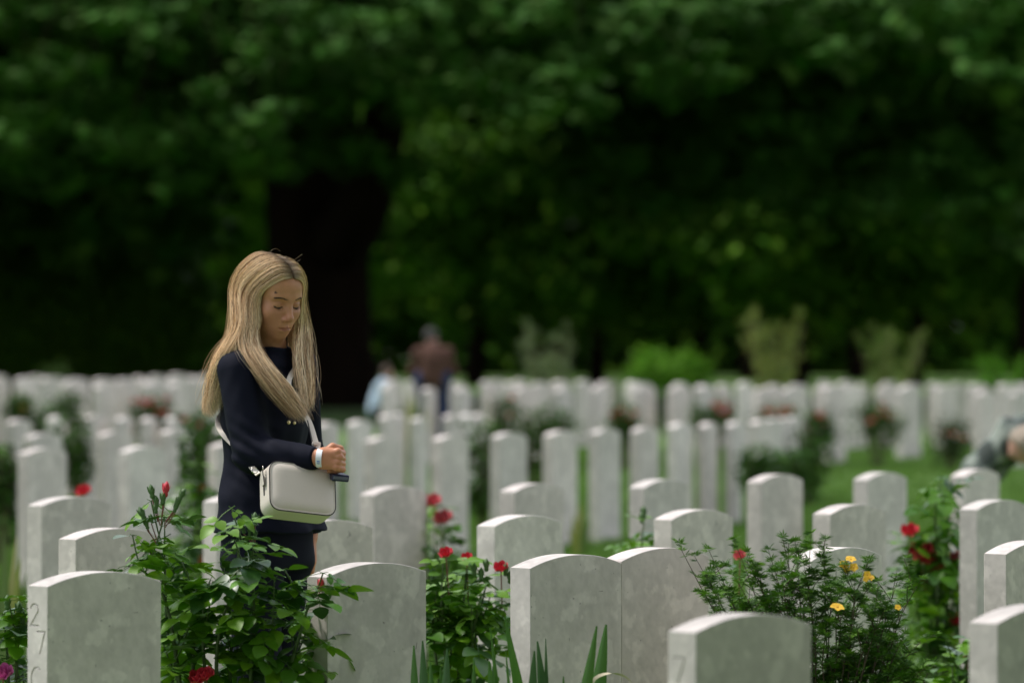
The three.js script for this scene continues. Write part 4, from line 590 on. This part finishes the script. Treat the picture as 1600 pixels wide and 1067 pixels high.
    const col = smax(Math.abs(neck(x, y, z) - 0.012) - 0.004, Math.max(y - (1.385 + 0.25 * (x * -0.5 - z * 0.5)), 1.3 - y), 0.004); return smin(smin(smin(t, a, 0.022), l, 0.022), col, 0.012) + folds + crease - 0.004 * Math.exp(-((y - 0.95) ** 2) / 0.004) * Math.sin(Math.atan2(x + 0.02, z) * 5);
  };
  const navy = cloth(0.0042, 0.0054, 0.014, 0.8, 0.3), navy2 = cloth(0.005, 0.006, 0.014, 0.85, 0.3);
  const jk = part(woman, 'jacket', surface(jacket, V(-0.25, 0.8, -0.28), V(0.24, 1.42, 0.36), 112), navy);
  // lapel and front edge
  const gold = std(0.75, 0.6, 0.33, 0.3, { metalness: 0.9 });
  for (const [px, py, z, k] of [[470, 659, 0.155, 0.85], [477.5, 660, 0.135, 0.7]]) { const d = V(0.55, 0, 0.83).normalize(), p = wq(px, py, z); let i = 0; while (jacket(p.x, p.y, p.z) > 0.0005 && i++ < 200) p.addScaledVector(d, -0.001); while (jacket(p.x, p.y, p.z) < 0 && i++ < 400) p.addScaledVector(d, 0.001); const g = new THREE.LatheGeometry([[0, 0.004], [0.004, 0.0036], [0.0066, 0.002], [0.0074, 0], [0, -0.001]].map(([a, b]) => new THREE.Vector2(a, b)), 14), m = part(woman, 'button', g, gold); m.position.copy(p).addScaledVector(d, 0.001); m.quaternion.setFromUnitVectors(V(0, 1, 0), d); m.scale.setScalar(k); }
    // trousers and shoes
  const creaseT = (x, y, z) => 0.006 * (noise3(x * 14, y * 5, z * 14) - 0.5);
  const trousers = blend(0.03, column([[0.74, jx(417), 0, 0.165, 0.115], [0.86, jx(416), 0, 0.165, 0.118], [0.96, jx(413), 0, 0.13, 0.095]], PHI), cap(hipR, kneeR, 0.088, 0.066), cap(kneeR, ankR, 0.066, 0.056), cap(hipL, kneeL, 0.086, 0.066), cap(kneeL, ankL, 0.066, 0.056));
  part(woman, 'trousers', surface((x, y, z) => Math.max(trousers(x, y, z) + creaseT(x, y, z), 0.06 - y), V(-0.24, 0.02, -0.22), V(0.2, 1.0, 0.24), 90), navy2);
  for (const a of [ankR, ankL]) { const f = V(Math.sin(PHI), 0, Math.cos(PHI)), heel = V(a.x, 0.045, a.z).addScaledVector(f, -0.035), toe = V(a.x, 0.03, a.z).addScaledVector(f, 0.15), sole = blend(0.02, cap(heel, toe, 0.04, 0.03), cap(V(a.x, 0.1, a.z), V(a.x, 0.05, a.z), 0.042, 0.045)); part(woman, 'shoe', surface((x, y, z) => Math.max(sole(x, y, z), 0.004 - y), V(a.x - 0.1, -0.02, a.z - 0.12), V(a.x + 0.2, 0.17, a.z + 0.16), 40), std(0.012, 0.012, 0.014, 0.35)); }
  // paper wristband
  const band = (() => { const g = new THREE.CylinderGeometry(0.0285, 0.0275, 0.017, 28, 1, true), g2 = new THREE.CylinderGeometry(0.0275, 0.0265, 0.017, 28, 1, true); return mergeGeometries([g, g2]); })(), bm = part(woman, 'wristband', band, std(0.78, 0.8, 0.82, 0.5)); bm.position.copy(RW).addScaledVector(cuffDir, 0.008); bm.quaternion.setFromUnitVectors(V(0, 1, 0), hd); bm.scale.set(1, 1, 1);
  { const w = part(bm, 'print', new THREE.PlaneGeometry(0.004, 0.009), std(0.2, 0.3, 0.6, 0.6)); w.position.set(0.004, 0, 0.0287); const w2 = part(bm, 'print', new THREE.PlaneGeometry(0.003, 0.008), std(0.2, 0.3, 0.6, 0.6)); w2.position.set(0.01, 0, 0.0272); w2.rotation.y = 0.35; w2.position.z = 0.0275; }

  // hair: sheets of strands that leave the parting, follow the skull and fall
  const P = (px, py, z) => wq(px, py, z), HLs = HL; const near = ((HL) => [ // face-framing lock first, back of the head last
    [HL(-0.003, 0.083, 0.083), HL(-0.036, 0.076, 0.078), HL(-0.064, 0.048, 0.06), HL(-0.078, 0.012, 0.04), P(409, 500, 0.1), P(404, 530, 0.12), P(420, 562, 0.15), P(452, 600, 0.17), P(478, 640, 0.16), P(490, 662, 0.15)],
    [HL(-0.003, 0.098, 0.068), HL(-0.04, 0.096, 0.06), HL(-0.074, 0.06, 0.04), HL(-0.088, 0.005, 0.015), P(399, 500, 0.11), P(392, 535, 0.135), P(408, 566, 0.17), P(440, 608, 0.185), P(466, 642, 0.175), P(480, 662, 0.165)],
    [HL(-0.003, 0.112, 0.045), HL(-0.045, 0.107, 0.035), HL(-0.083, 0.062, 0.01), HL(-0.094, 0.0, -0.012), P(389, 500, 0.11), P(376, 535, 0.135), P(384, 556, 0.18), P(400, 580, 0.2), P(425, 612, 0.2), P(440, 640, 0.19)],
    [HL(-0.003, 0.119, 0.02), HL(-0.045, 0.112, 0.008), HL(-0.085, 0.062, -0.02), HL(-0.095, 0.0, -0.04), P(383, 502, 0.1), P(367, 540, 0.13), P(352, 562, 0.13), P(342, 590, 0.11), P(337, 625, 0.1), P(342, 655, 0.09)],
    [HL(-0.003, 0.12, -0.01), HL(-0.042, 0.112, -0.03), HL(-0.08, 0.058, -0.058), HL(-0.086, -0.005, -0.075), P(373, 508, 0.07), P(356, 545, 0.09), P(341, 572, 0.09), P(333, 605, 0.07), P(329, 635, 0.07), P(336, 660, 0.07)],
    [HL(-0.002, 0.116, -0.045), HL(-0.035, 0.102, -0.078), HL(-0.065, 0.05, -0.1), HL(-0.068, -0.01, -0.112), P(365, 512, 0.03), P(346, 550, 0.04), P(335, 578, 0.04), P(327, 612, 0.03), P(322, 640, 0.03), P(328, 658, 0.03)],
    [HL(0, 0.104, -0.075), HL(-0.02, 0.085, -0.105), HL(-0.035, 0.035, -0.12), HL(-0.035, -0.02, -0.125), P(362, 520, -0.02), P(350, 555, -0.03), P(338, 585, -0.02), P(330, 615, -0.01), P(326, 640, 0), P(332, 655, 0)],
    [HL(0.02, 0.1, -0.075), HL(0.03, 0.08, -0.1), HL(0.03, 0.035, -0.115), HL(0.02, -0.02, -0.12), P(375, 525, -0.06), P(365, 560, -0.08), P(350, 590, -0.07), P(342, 615, -0.05), P(338, 640, -0.03), P(340, 652, -0.02)],
  ])((x, y, z) => HLs(x * 0.87, 0.02 + (y - 0.02) * 0.93, z * 0.94));
  const farS = ((HL, P) => [
    [HL(0.003, 0.083, 0.083), HL(0.034, 0.074, 0.08), HL(0.058, 0.045, 0.066), HL(0.07, 0.008, 0.05), P(474, 500, -0.0), P(471, 535, 0.03), P(472, 570, 0.06), P(476, 605, 0.08), P(482, 635, 0.1), P(488, 655, 0.1)],
    [HL(0.003, 0.098, 0.068), HL(0.04, 0.095, 0.062), HL(0.07, 0.058, 0.05), HL(0.083, 0.01, 0.036), P(482, 500, -0.02), P(483, 535, 0.0), P(485, 570, 0.03), P(487, 605, 0.05), P(489, 630, 0.07), P(490, 650, 0.08)],
    [HL(0.003, 0.112, 0.045), HL(0.045, 0.106, 0.036), HL(0.08, 0.06, 0.025), HL(0.092, 0.008, 0.018), P(486, 505, -0.04), P(490, 540, -0.02), P(492, 572, 0.01), P(493, 605, 0.03), P(492, 628, 0.05), P(489, 645, 0.06)],
    [HL(0.003, 0.119, 0.01), HL(0.045, 0.11, 0.0), HL(0.084, 0.058, -0.01), HL(0.092, 0.0, -0.015), P(478, 508, -0.07), P(484, 545, -0.06), P(488, 578, -0.03), P(490, 605, 0.0), P(490, 625, 0.02), P(487, 640, 0.03)],
    [HL(0.003, 0.114, -0.04), HL(0.04, 0.098, -0.06), HL(0.07, 0.045, -0.075), HL(0.074, -0.01, -0.08), P(455, 515, -0.09), P(460, 555, -0.12), P(468, 585, -0.13), P(474, 610, -0.13), P(476, 630, -0.13), P(476, 640, -0.13)],
  ])((x, y, z) => HLs(x * 0.89, 0.02 + (y - 0.02) * 0.93, z * 0.95), (px, py, z) => wq(px - 9, py, z));
  const HR = rng(101), geos = [], mass = [];
  const strand = (sheet, t, off, endU, rad, col, wild) => {
    const i = Math.min(sheet.length - 2, Math.floor(t)), f = t - i, pts = [], ph = HR() * 6.28, ph2 = HR() * 6.28, amp = 0.006 + 0.006 * HR();
    const n = sheet[0].length; for (let k = 0; k < n; k++) { const p = sheet[i][k].clone().lerp(sheet[i + 1][k], f), u = k / (n - 1), c = HL(0, 0.02, -0.01), out = V().subVectors(p, u < 0.45 ? c : V(-0.02, p.y, 0)).normalize(); p.addScaledVector(out, off * (0.25 + 0.75 * Math.min(1, u * 2.5)) * (u > 0.55 ? 0.6 : 1)); if (u > 0.25) { const w = (u - 0.25) * amp * 4; p.x += Math.sin(u * 13 + ph) * w * 0.5 + wild.x * (u - 0.25); p.z += Math.cos(u * 11 + ph2) * w * 0.5 + wild.z * (u - 0.25); p.y += wild.y * (u - 0.25); } pts.push(p); }
    const cv = new THREE.CatmullRomCurve3(pts, false, 'centripetal'), cut = []; for (let k = 0; k <= 15; k++) cut.push(cv.getPoint(endU * k / 15));
    const g = tube(cut, (u) => rad * (u > 0.8 ? (1.02 - u) / 0.22 : 1), 17, 3), m = g.attributes.position.count, cc = new Float32Array(m * 3);
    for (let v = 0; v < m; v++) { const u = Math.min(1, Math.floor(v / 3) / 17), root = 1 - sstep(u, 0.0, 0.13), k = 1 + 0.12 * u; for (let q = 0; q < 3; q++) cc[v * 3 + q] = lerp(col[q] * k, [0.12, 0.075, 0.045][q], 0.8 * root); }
    g.setAttribute('color', new THREE.BufferAttribute(cc, 3)); return g;
  };
  const tone = () => { const r = HR(), k = 1.0 + 0.5 * HR(); return (r < 0.24 ? [0.24, 0.14, 0.07] : r < 0.62 ? [0.52, 0.36, 0.21] : [0.78, 0.62, 0.42]).map((c) => c * k); };
  const locks = (sheet, count, per) => { for (let l = 0; l < count; l++) { const t0 = HR() * (sheet.length - 1), off0 = (HR() - 0.5) * 0.019, tn = tone(), e0 = 0.76 + 0.24 * Math.sqrt(HR()), wl = V((HR() - 0.5) * 0.02, 0, (HR() - 0.5) * 0.03); for (let s = 0; s < per; s++) { const t = clamp(t0 + (HR() - 0.5) * 0.15, 0, sheet.length - 1.001), k = 0.85 + 0.3 * HR(); geos.push(strand(sheet, t, off0 + (HR() - 0.5) * 0.007, e0 * (0.88 + 0.12 * HR()), 0.0006 + 0.0004 * HR(), tn.map((c) => c * k), wl.clone().add(V((HR() - 0.5) * 0.012, 0, (HR() - 0.5) * 0.012)))); } } };
  const front = [near[0], near[1], near[1].map((p, k) => (k < 4 ? p.clone().lerp(near[2][k], 0.75) : p.clone().add(V(-0.022, -0.004, 0.006))))], back = near.slice(2).map((g, i) => (i ? g : g.map((p, k) => (k < 5 ? p : near[3][k].clone().add(V(0.012, 0, 0.012))))));
  locks(front, 120, 10); locks(back, 210, 10); locks(farS, 130, 10);
  for (let i = 0; i < 320; i++) { const q = HR(), sh = q < 0.3 ? front : q < 0.7 ? back : farS; geos.push(strand(sh, HR() * (sh.length - 1.001), 0.008 + 0.016 * HR(), 0.6 + 0.4 * HR(), 0.00032, tone(), V((HR() - 0.5) * 0.09, (HR() - 0.3) * 0.04, (HR() - 0.5) * 0.07))); }
  for (let i = 0; i < 5; i++) { const a = HR() * 6.28, p = HL((HR() - 0.5) * 0.1, 0.1 + 0.012 * HR(), (HR() - 0.6) * 0.14), d = V(Math.cos(a) * 0.03, 0.006 + 0.009 * HR(), Math.sin(a) * 0.03), g = tube([p, p.clone().add(d), p.clone().addScaledVector(d, 1.9).add(V(0, -0.022 * HR(), 0))], 0.00022, 8, 3, [0.5, 0.38, 0.24]); geos.push(g); }
  // the body of the hair beneath the strands
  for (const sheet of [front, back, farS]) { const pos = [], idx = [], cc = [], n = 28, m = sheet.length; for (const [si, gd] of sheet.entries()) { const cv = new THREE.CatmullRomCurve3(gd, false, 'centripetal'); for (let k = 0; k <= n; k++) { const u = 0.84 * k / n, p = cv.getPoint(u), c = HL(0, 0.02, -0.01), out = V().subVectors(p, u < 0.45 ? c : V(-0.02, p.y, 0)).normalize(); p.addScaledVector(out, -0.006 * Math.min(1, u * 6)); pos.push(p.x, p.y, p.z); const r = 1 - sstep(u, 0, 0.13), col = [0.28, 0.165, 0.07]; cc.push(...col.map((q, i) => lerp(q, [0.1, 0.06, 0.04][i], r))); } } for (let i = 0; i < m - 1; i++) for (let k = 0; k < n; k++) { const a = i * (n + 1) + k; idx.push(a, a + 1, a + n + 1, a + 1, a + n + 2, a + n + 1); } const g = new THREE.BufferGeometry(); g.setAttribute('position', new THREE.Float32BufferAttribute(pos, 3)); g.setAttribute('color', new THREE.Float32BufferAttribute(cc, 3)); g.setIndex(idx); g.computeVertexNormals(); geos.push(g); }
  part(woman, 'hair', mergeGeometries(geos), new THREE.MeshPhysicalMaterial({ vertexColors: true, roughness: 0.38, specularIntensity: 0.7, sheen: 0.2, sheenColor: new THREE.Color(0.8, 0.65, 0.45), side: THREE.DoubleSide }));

  // handbag on its long strap
  const leather = std(0.64, 0.57, 0.49, 0.42, { bumpMap: stoneBump, bumpScale: 0.0003 }), edge = std(0.03, 0.026, 0.024, 0.5), metal = std(0.7, 0.66, 0.6, 0.25, { metalness: 1 });
  const bag = thing('handbag', 'cream leather camera bag with dark piping hanging at the person’s hip', 'handbag', W0.clone().add(wq(472, 765, 0.265))), inner = new THREE.Group(); bag.rotation.set(-0.36, 0.46, -0.13, 'YXZ');
  const w = 0.196, h = 0.142, dpt = 0.074, r = 0.034, shape = (ww, hh, rr) => { const s = new THREE.Shape(), a = ww / 2, b = hh / 2; s.moveTo(-a + rr, -b); s.lineTo(a - rr, -b); s.quadraticCurveTo(a, -b, a, -b + rr); s.lineTo(a, b - rr); s.quadraticCurveTo(a, b, a - rr, b); s.lineTo(-a + rr, b); s.quadraticCurveTo(-a, b, -a, b - rr); s.lineTo(-a, -b + rr); s.quadraticCurveTo(-a, -b, -a + rr, -b); return s; };
  const gBody = new THREE.ExtrudeGeometry(shape(w, h, r), { depth: dpt - 0.012, bevelEnabled: true, bevelSize: 0.004, bevelThickness: 0.006, bevelSegments: 4, curveSegments: 10 }); gBody.translate(0, 0, -dpt / 2 + 0.006); part(bag, 'body', gBody, leather);
  { const n = 26, pos = [], idx = [], rr = shape(w - 0.006, h - 0.006, r - 0.002).getSpacedPoints(96); pos.push(0, 0, 0.011); for (let k = 1; k <= n; k++) for (let i = 0; i < 96; i++) { const u = k / n, q = rr[i]; pos.push(q.x * u, q.y * u, 0.011 * (1 - u ** 6) + 0.0022 * (noise3(q.x * u * 22, q.y * u * 22, 4) - 0.5) * (1 - u * u)); } for (let i = 0; i < 96; i++) idx.push(0, 1 + i, 1 + (i + 1) % 96); for (let k = 0; k < n - 1; k++) for (let i = 0; i < 96; i++) { const a = 1 + k * 96 + i, b = 1 + k * 96 + (i + 1) % 96; idx.push(a, a + 96, b, b, a + 96, b + 96); } const g = new THREE.BufferGeometry(); g.setAttribute('position', new THREE.Float32BufferAttribute(pos, 3)); g.setIndex(idx); g.computeVertexNormals(); g.setAttribute('uv', new THREE.Float32BufferAttribute(pos.filter((_, i) => i % 3 < 2), 2)); part(bag, 'front_panel', g, leather).position.z = dpt / 2 - 0.0005; }
  const ringPts = (z) => shape(w + 0.004, h + 0.004, r).getSpacedPoints(80).slice(0, 80).map((q) => V(q.x, q.y, z)); for (const z of [dpt / 2 - 0.001, -dpt / 2 + 0.001]) part(bag, 'piping', new THREE.TubeGeometry(new THREE.CatmullRomCurve3(ringPts(z), true), 120, 0.0017, 6, true), edge);
  part(bag, 'zip', ribbon([V(-w / 2 - 0.0045, -0.02, 0), V(-w / 2 - 0.0048, 0.03, 0), V(-w / 2 + 0.012, h / 2 + 0.0005, 0), V(0, h / 2 + 0.0055, 0), V(w / 2 - 0.012, h / 2 + 0.0005, 0), V(w / 2 + 0.0048, 0.03, 0)], 0.008, 0.001, (u, p) => V(p.x * 0.6, Math.max(0, p.y), 0).normalize(), 60), edge);
  const tab = part(bag, 'zip_pull', new RoundedBoxGeometry(0.003, 0.042, 0.012, 2, 0.0014), leather); tab.position.set(-w / 2 - 0.014, 0.026, 0.012); tab.rotation.z = 0.12; const tabE = part(tab, 'trim', new RoundedBoxGeometry(0.002, 0.046, 0.016, 2, 0.0009), edge); tabE.position.x = 0.0012; const tr = part(bag, 'ring', new THREE.TorusGeometry(0.007, 0.0014, 8, 18), metal); tr.position.set(-w / 2 - 0.012, 0.056, 0.012); tr.rotation.y = 1.2;
  const inv = bag; bag.updateMatrixWorld(true); const B = (v) => bag.worldToLocal(v.clone().add(W0));
  const strapPts = [wq(517, 737, 0.235), wq(508, 712, 0.245), wq(499, 690, 0.225), wq(489, 662, 0.185), wq(476, 640, 0.15), wq(454, 602, 0.12), wq(446, 562, -0.02), wq(440, 556, -0.13), wq(400, 590, -0.17), wq(362, 630, -0.1), wq(349, 655, 0.03), wq(358, 674, 0.09), wq(370, 694, 0.13), wq(396, 722, 0.22), wq(411, 737, 0.262)];
  for (const p of strapPts.slice(3, 13)) { const o = V(p.x - jx(412), 0, p.z).normalize(); let i = 0; while (torso(p.x, p.y, p.z) < 0.004 && i++ < 40) p.addScaledVector(o, 0.002); }
  part(bag, 'strap', ribbon(strapPts.map(B), 0.0155, 0.0035, (u, p) => B(wq(425 + 200 * Math.sin(0.7), 640, 1)).sub(B(wq(425, 640, 0))).normalize(), 140), leather);
  const bk = part(bag, 'buckle', new RoundedBoxGeometry(0.026, 0.012, 0.007, 2, 0.002), leather); bk.position.copy(B(wq(499.5, 691, 0.229))); const cl = part(bag, 'clasp', new THREE.TorusGeometry(0.009, 0.0018, 8, 20), metal); cl.position.copy(B(wq(406, 731, 0.268)));
  const e2 = part(bag, 'strap_edge', tube([wq(497, 700, 0.25), wq(490, 675, 0.212), wq(485, 655, 0.19)].map(B), 0.002, 10, 5), edge);
  // wallet held in the right hand
  const wal = thing('wallet', 'small navy wallet held under the closed hand behind the handbag', 'wallet', W0.clone().add(wq(532, 741, 0.235))); wal.rotation.set(0.1, 0.3, -0.12);
  part(wal, 'cover', new RoundedBoxGeometry(0.05, 0.02, 0.075, 3, 0.004), std(0.012, 0.016, 0.05, 0.3)); part(wal, 'edge', new RoundedBoxGeometry(0.044, 0.01, 0.077, 2, 0.002), std(0.1, 0.11, 0.14, 0.5));
}
// ---- visitors farther back, out of focus
function visitor(label, origin, J, C) { // J: joints in metres from the spot on the ground; C: colours
  const t = thing('person', label, 'person', origin, 0), v = (a) => V(...a), j = Object.fromEntries(Object.entries(J).map(([k, a]) => [k, v(a)]));
  const armR = blend(0.02, cap(j.rs, j.re, 0.045, 0.036), cap(j.re, j.rw, 0.036, 0.026)), armL = blend(0.02, cap(j.ls, j.le, 0.045, 0.036), cap(j.le, j.lw, 0.036, 0.026)), leg = (a, b, c) => blend(0.02, cap(a, b, 0.075, 0.05), cap(b, c, 0.05, 0.036));
  const hd = V().subVectors(j.head, j.neck).normalize(), skull = blend(0.03, ell(j.head, V(0.078, 0.1, 0.09)), cap(j.head.clone().addScaledVector(hd, -0.03).add(v(J.face).multiplyScalar(0.03)), j.head.clone().addScaledVector(hd, -0.09).add(v(J.face).multiplyScalar(0.05)), 0.06, 0.035), cap(j.head.clone().add(v(J.face).multiplyScalar(0.07)), j.head.clone().add(v(J.face).multiplyScalar(0.105)).addScaledVector(hd, -0.03), 0.012, 0.014)), neck = cap(j.head.clone().addScaledVector(hd, -0.06), j.neck, 0.05, 0.058);
  const trunk = blend(0.06, cap(j.pelvis, j.chest, 0.13, 0.14), cap(j.ls, j.rs, 0.06, 0.06), cap(j.chest, j.neck, 0.12, 0.06));
  const hand = (w, e) => { const d = V().subVectors(w, e).normalize(), s = V().crossVectors(d, V(0.3, 0.2, 1)).normalize(), q = (a, b, c = 0) => w.clone().addScaledVector(d, a).addScaledVector(s, b).add(V(0, 0, c)); const fs = fingers([-0.024, -0.008, 0.008, 0.024].map((b, i) => [[q(0.04, b * 0.8), 0.011], [q(0.08, b), 0.011], [q(0.115 - 0.006 * Math.abs(i - 1.5), b, -0.012), 0.0095], [q(0.135 - 0.008 * Math.abs(i - 1.5), b, -0.03), 0.0085]]).concat([[[q(0.02, 0.02), 0.013], [q(0.05, 0.045), 0.012], [q(0.08, 0.05), 0.01]]])); return blend(0.008, cap(q(0, 0), q(0.07, 0), 0.026, 0.03), ...fs); };
  const all = blend(0.03, skull, neck, trunk, armR, armL, leg(j.rh, j.rk, j.ra), leg(j.lh, j.lk, j.la)), hands = [hand(j.rw, j.re), hand(j.lw, j.le)], full = (x, y, z) => Math.min(all(x, y, z), hands[0](x, y, z), hands[1](x, y, z));
  const bb = new THREE.Box3().setFromPoints(Object.entries(j).filter(([k]) => k !== 'face').map((e) => e[1])); bb.expandByScalar(0.22);
  part(t, 'body', paint(surface(full, bb.min, bb.max, 84), () => [0.48, 0.27, 0.2]), skinMat);
  const fold = (x, y, z) => (C.fold ?? 0.02) * (noise3(x * 9, y * 9, z * 9) - 0.5), top = blend(0.05, cap(j.pelvis, j.chest, 0.165, 0.175), cap(j.ls, j.rs, 0.085, 0.085), cap(j.chest, j.neck, 0.15, 0.075), cap(j.ls, j.le, 0.075, 0.066), cap(j.le, j.lw, 0.064, 0.045), cap(j.rs, j.re, 0.075, 0.066), cap(j.re, j.rw, 0.064, 0.045));
  part(t, 'jacket', C.pattern ? paint(surface((x, y, z) => top(x, y, z) + fold(x, y, z), bb.min, bb.max, 84), C.pattern) : surface((x, y, z) => top(x, y, z) + fold(x, y, z), bb.min, bb.max, 72), C.pattern ? std(1, 1, 1, 0.9, { vertexColors: true }) : cloth(...C.top, 0.9, 0.2));
  const pants = blend(0.05, cap(j.rh, j.rk, 0.105, 0.08), cap(j.rk, j.ra, 0.08, 0.066), cap(j.lh, j.lk, 0.105, 0.08), cap(j.lk, j.la, 0.08, 0.066), cap(j.rh, j.lh, 0.12, 0.12)); part(t, 'trousers', surface((x, y, z) => Math.max(pants(x, y, z) + fold(x, y, z) * 0.5, 0.05 - y), bb.min, bb.max, 64), cloth(...C.legs, 0.9, 0.2));
  for (const a of [j.ra, j.la]) { const f = v(J.face).setY(0).normalize(), sole = cap(V(a.x, 0.05, a.z).addScaledVector(f, -0.05), V(a.x, 0.04, a.z).addScaledVector(f, 0.17), 0.05, 0.04); part(t, 'shoe', surface((x, y, z) => Math.max(sole(x, y, z), 0.005 - y), V(a.x - 0.26, -0.03, a.z - 0.26), V(a.x + 0.26, 0.16, a.z + 0.26), 40), std(0.02, 0.018, 0.016, 0.5)); }
  const hc = j.head.clone().addScaledVector(hd, 0.02).addScaledVector(v(J.face), -0.016), hairS = ell(hc, V(0.088, 0.104, 0.1)), cutAt = j.head.clone().addScaledVector(v(J.face), 0.045); part(t, 'hair', surface((x, y, z) => Math.max(hairS(x, y, z) + 0.008 * (noise3(x * 60, y * 60, z * 60) - 0.5), (x - cutAt.x) * J.face[0] + (y - cutAt.y) * J.face[1] + (z - cutAt.z) * J.face[2], -(y - j.head.y + 0.055)), bb.min.clone().max(j.head.clone().subScalar(0.2)), bb.max.clone().min(j.head.clone().addScalar(0.2)), 44), std(...C.hair, 0.7));
  return t;
}
{
  const s = 133, o = at(676, 0, s); o.y = groundY(o.x, o.z);                       // man seen from behind
  visitor('person in a brown jacket seen from behind, beyond the far stones', o, { head: [-0.02, 1.32, -0.12], neck: [0, 1.22, -0.04], face: [0.1, -0.5, -0.86], chest: [0, 1.06, 0], pelvis: [0, 0.84, 0.03], ls: [-0.16, 1.14, 0], le: [-0.22, 0.92, -0.05], lw: [-0.15, 0.78, -0.22], rs: [0.16, 1.14, 0], re: [0.22, 0.92, -0.05], rw: [0.18, 0.86, -0.22], rh: [0.1, 0.84, 0.02], rk: [0.11, 0.46, -0.02], ra: [0.12, 0.07, 0.02], lh: [-0.1, 0.84, 0.02], lk: [-0.11, 0.46, -0.02], la: [-0.12, 0.07, 0.02] }, { top: [0.085, 0.045, 0.034], legs: [0.03, 0.04, 0.09], hair: [0.02, 0.017, 0.013] });
  const s2 = 120, o2 = at(601, 0, s2); o2.y = groundY(o2.x, o2.z);                 // seated or crouching figure beside the trunk
  visitor('person in a pale blue shirt crouching beside the dark trunk', o2, { head: [0.04, 1.08, 0.06], neck: [0.01, 0.95, 0.02], face: [0.8, -0.5, 0.3], chest: [-0.01, 0.8, 0], pelvis: [-0.12, 0.5, 0], ls: [0, 0.9, -0.15], le: [0.08, 0.66, -0.2], lw: [0.2, 0.5, -0.12], rs: [-0.01, 0.9, 0.15], re: [0.06, 0.66, 0.2], rw: [0.18, 0.5, 0.12], rh: [-0.1, 0.46, 0.09], rk: [0.22, 0.42, 0.12], ra: [0.0, 0.07, 0.12], lh: [-0.1, 0.46, -0.09], lk: [0.22, 0.42, -0.12], la: [0.0, 0.07, -0.12] }, { top: [0.42, 0.52, 0.62], legs: [0.03, 0.03, 0.04], hair: [0.06, 0.03, 0.02] }).scale.setScalar(0.82);
  const s3 = 290, o3 = at(1660, 0, s3); o3.y = groundY(o3.x, o3.z);                // stooping towards the left
  visitor('person in a mottled grey green jacket stooping at the right edge', o3, { head: [-0.22, 0.86, 0.13], neck: [-0.16, 0.93, 0.04], face: [-0.75, -0.64, 0.15], chest: [-0.06, 0.91, 0], pelvis: [0.22, 0.84, -0.02], ls: [-0.2, 0.9, -0.17], le: [-0.36, 0.74, -0.16], lw: [-0.46, 0.58, -0.08], rs: [-0.26, 0.91, -0.02], re: [-0.46, 0.72, 0.02], rw: [-0.54, 0.52, 0.06], rh: [0.22, 0.76, 0.09], rk: [0.1, 0.44, 0.12], ra: [0.2, 0.07, 0.1], lh: [0.22, 0.76, -0.1], lk: [0.12, 0.44, -0.1], la: [0.22, 0.07, -0.1] }, { fold: 0.05, top: [0.2, 0.22, 0.2], legs: [0.015, 0.016, 0.015], hair: [0.3, 0.24, 0.18], pattern: (x, y, z) => { const k = fbm(x * 14, y * 14, z * 14, 3), d = k < 0.46 ? [0.05, 0.062, 0.055] : k < 0.56 ? [0.15, 0.18, 0.155] : [0.27, 0.3, 0.26]; return d; } });
}
renderer.render(scene, camera);
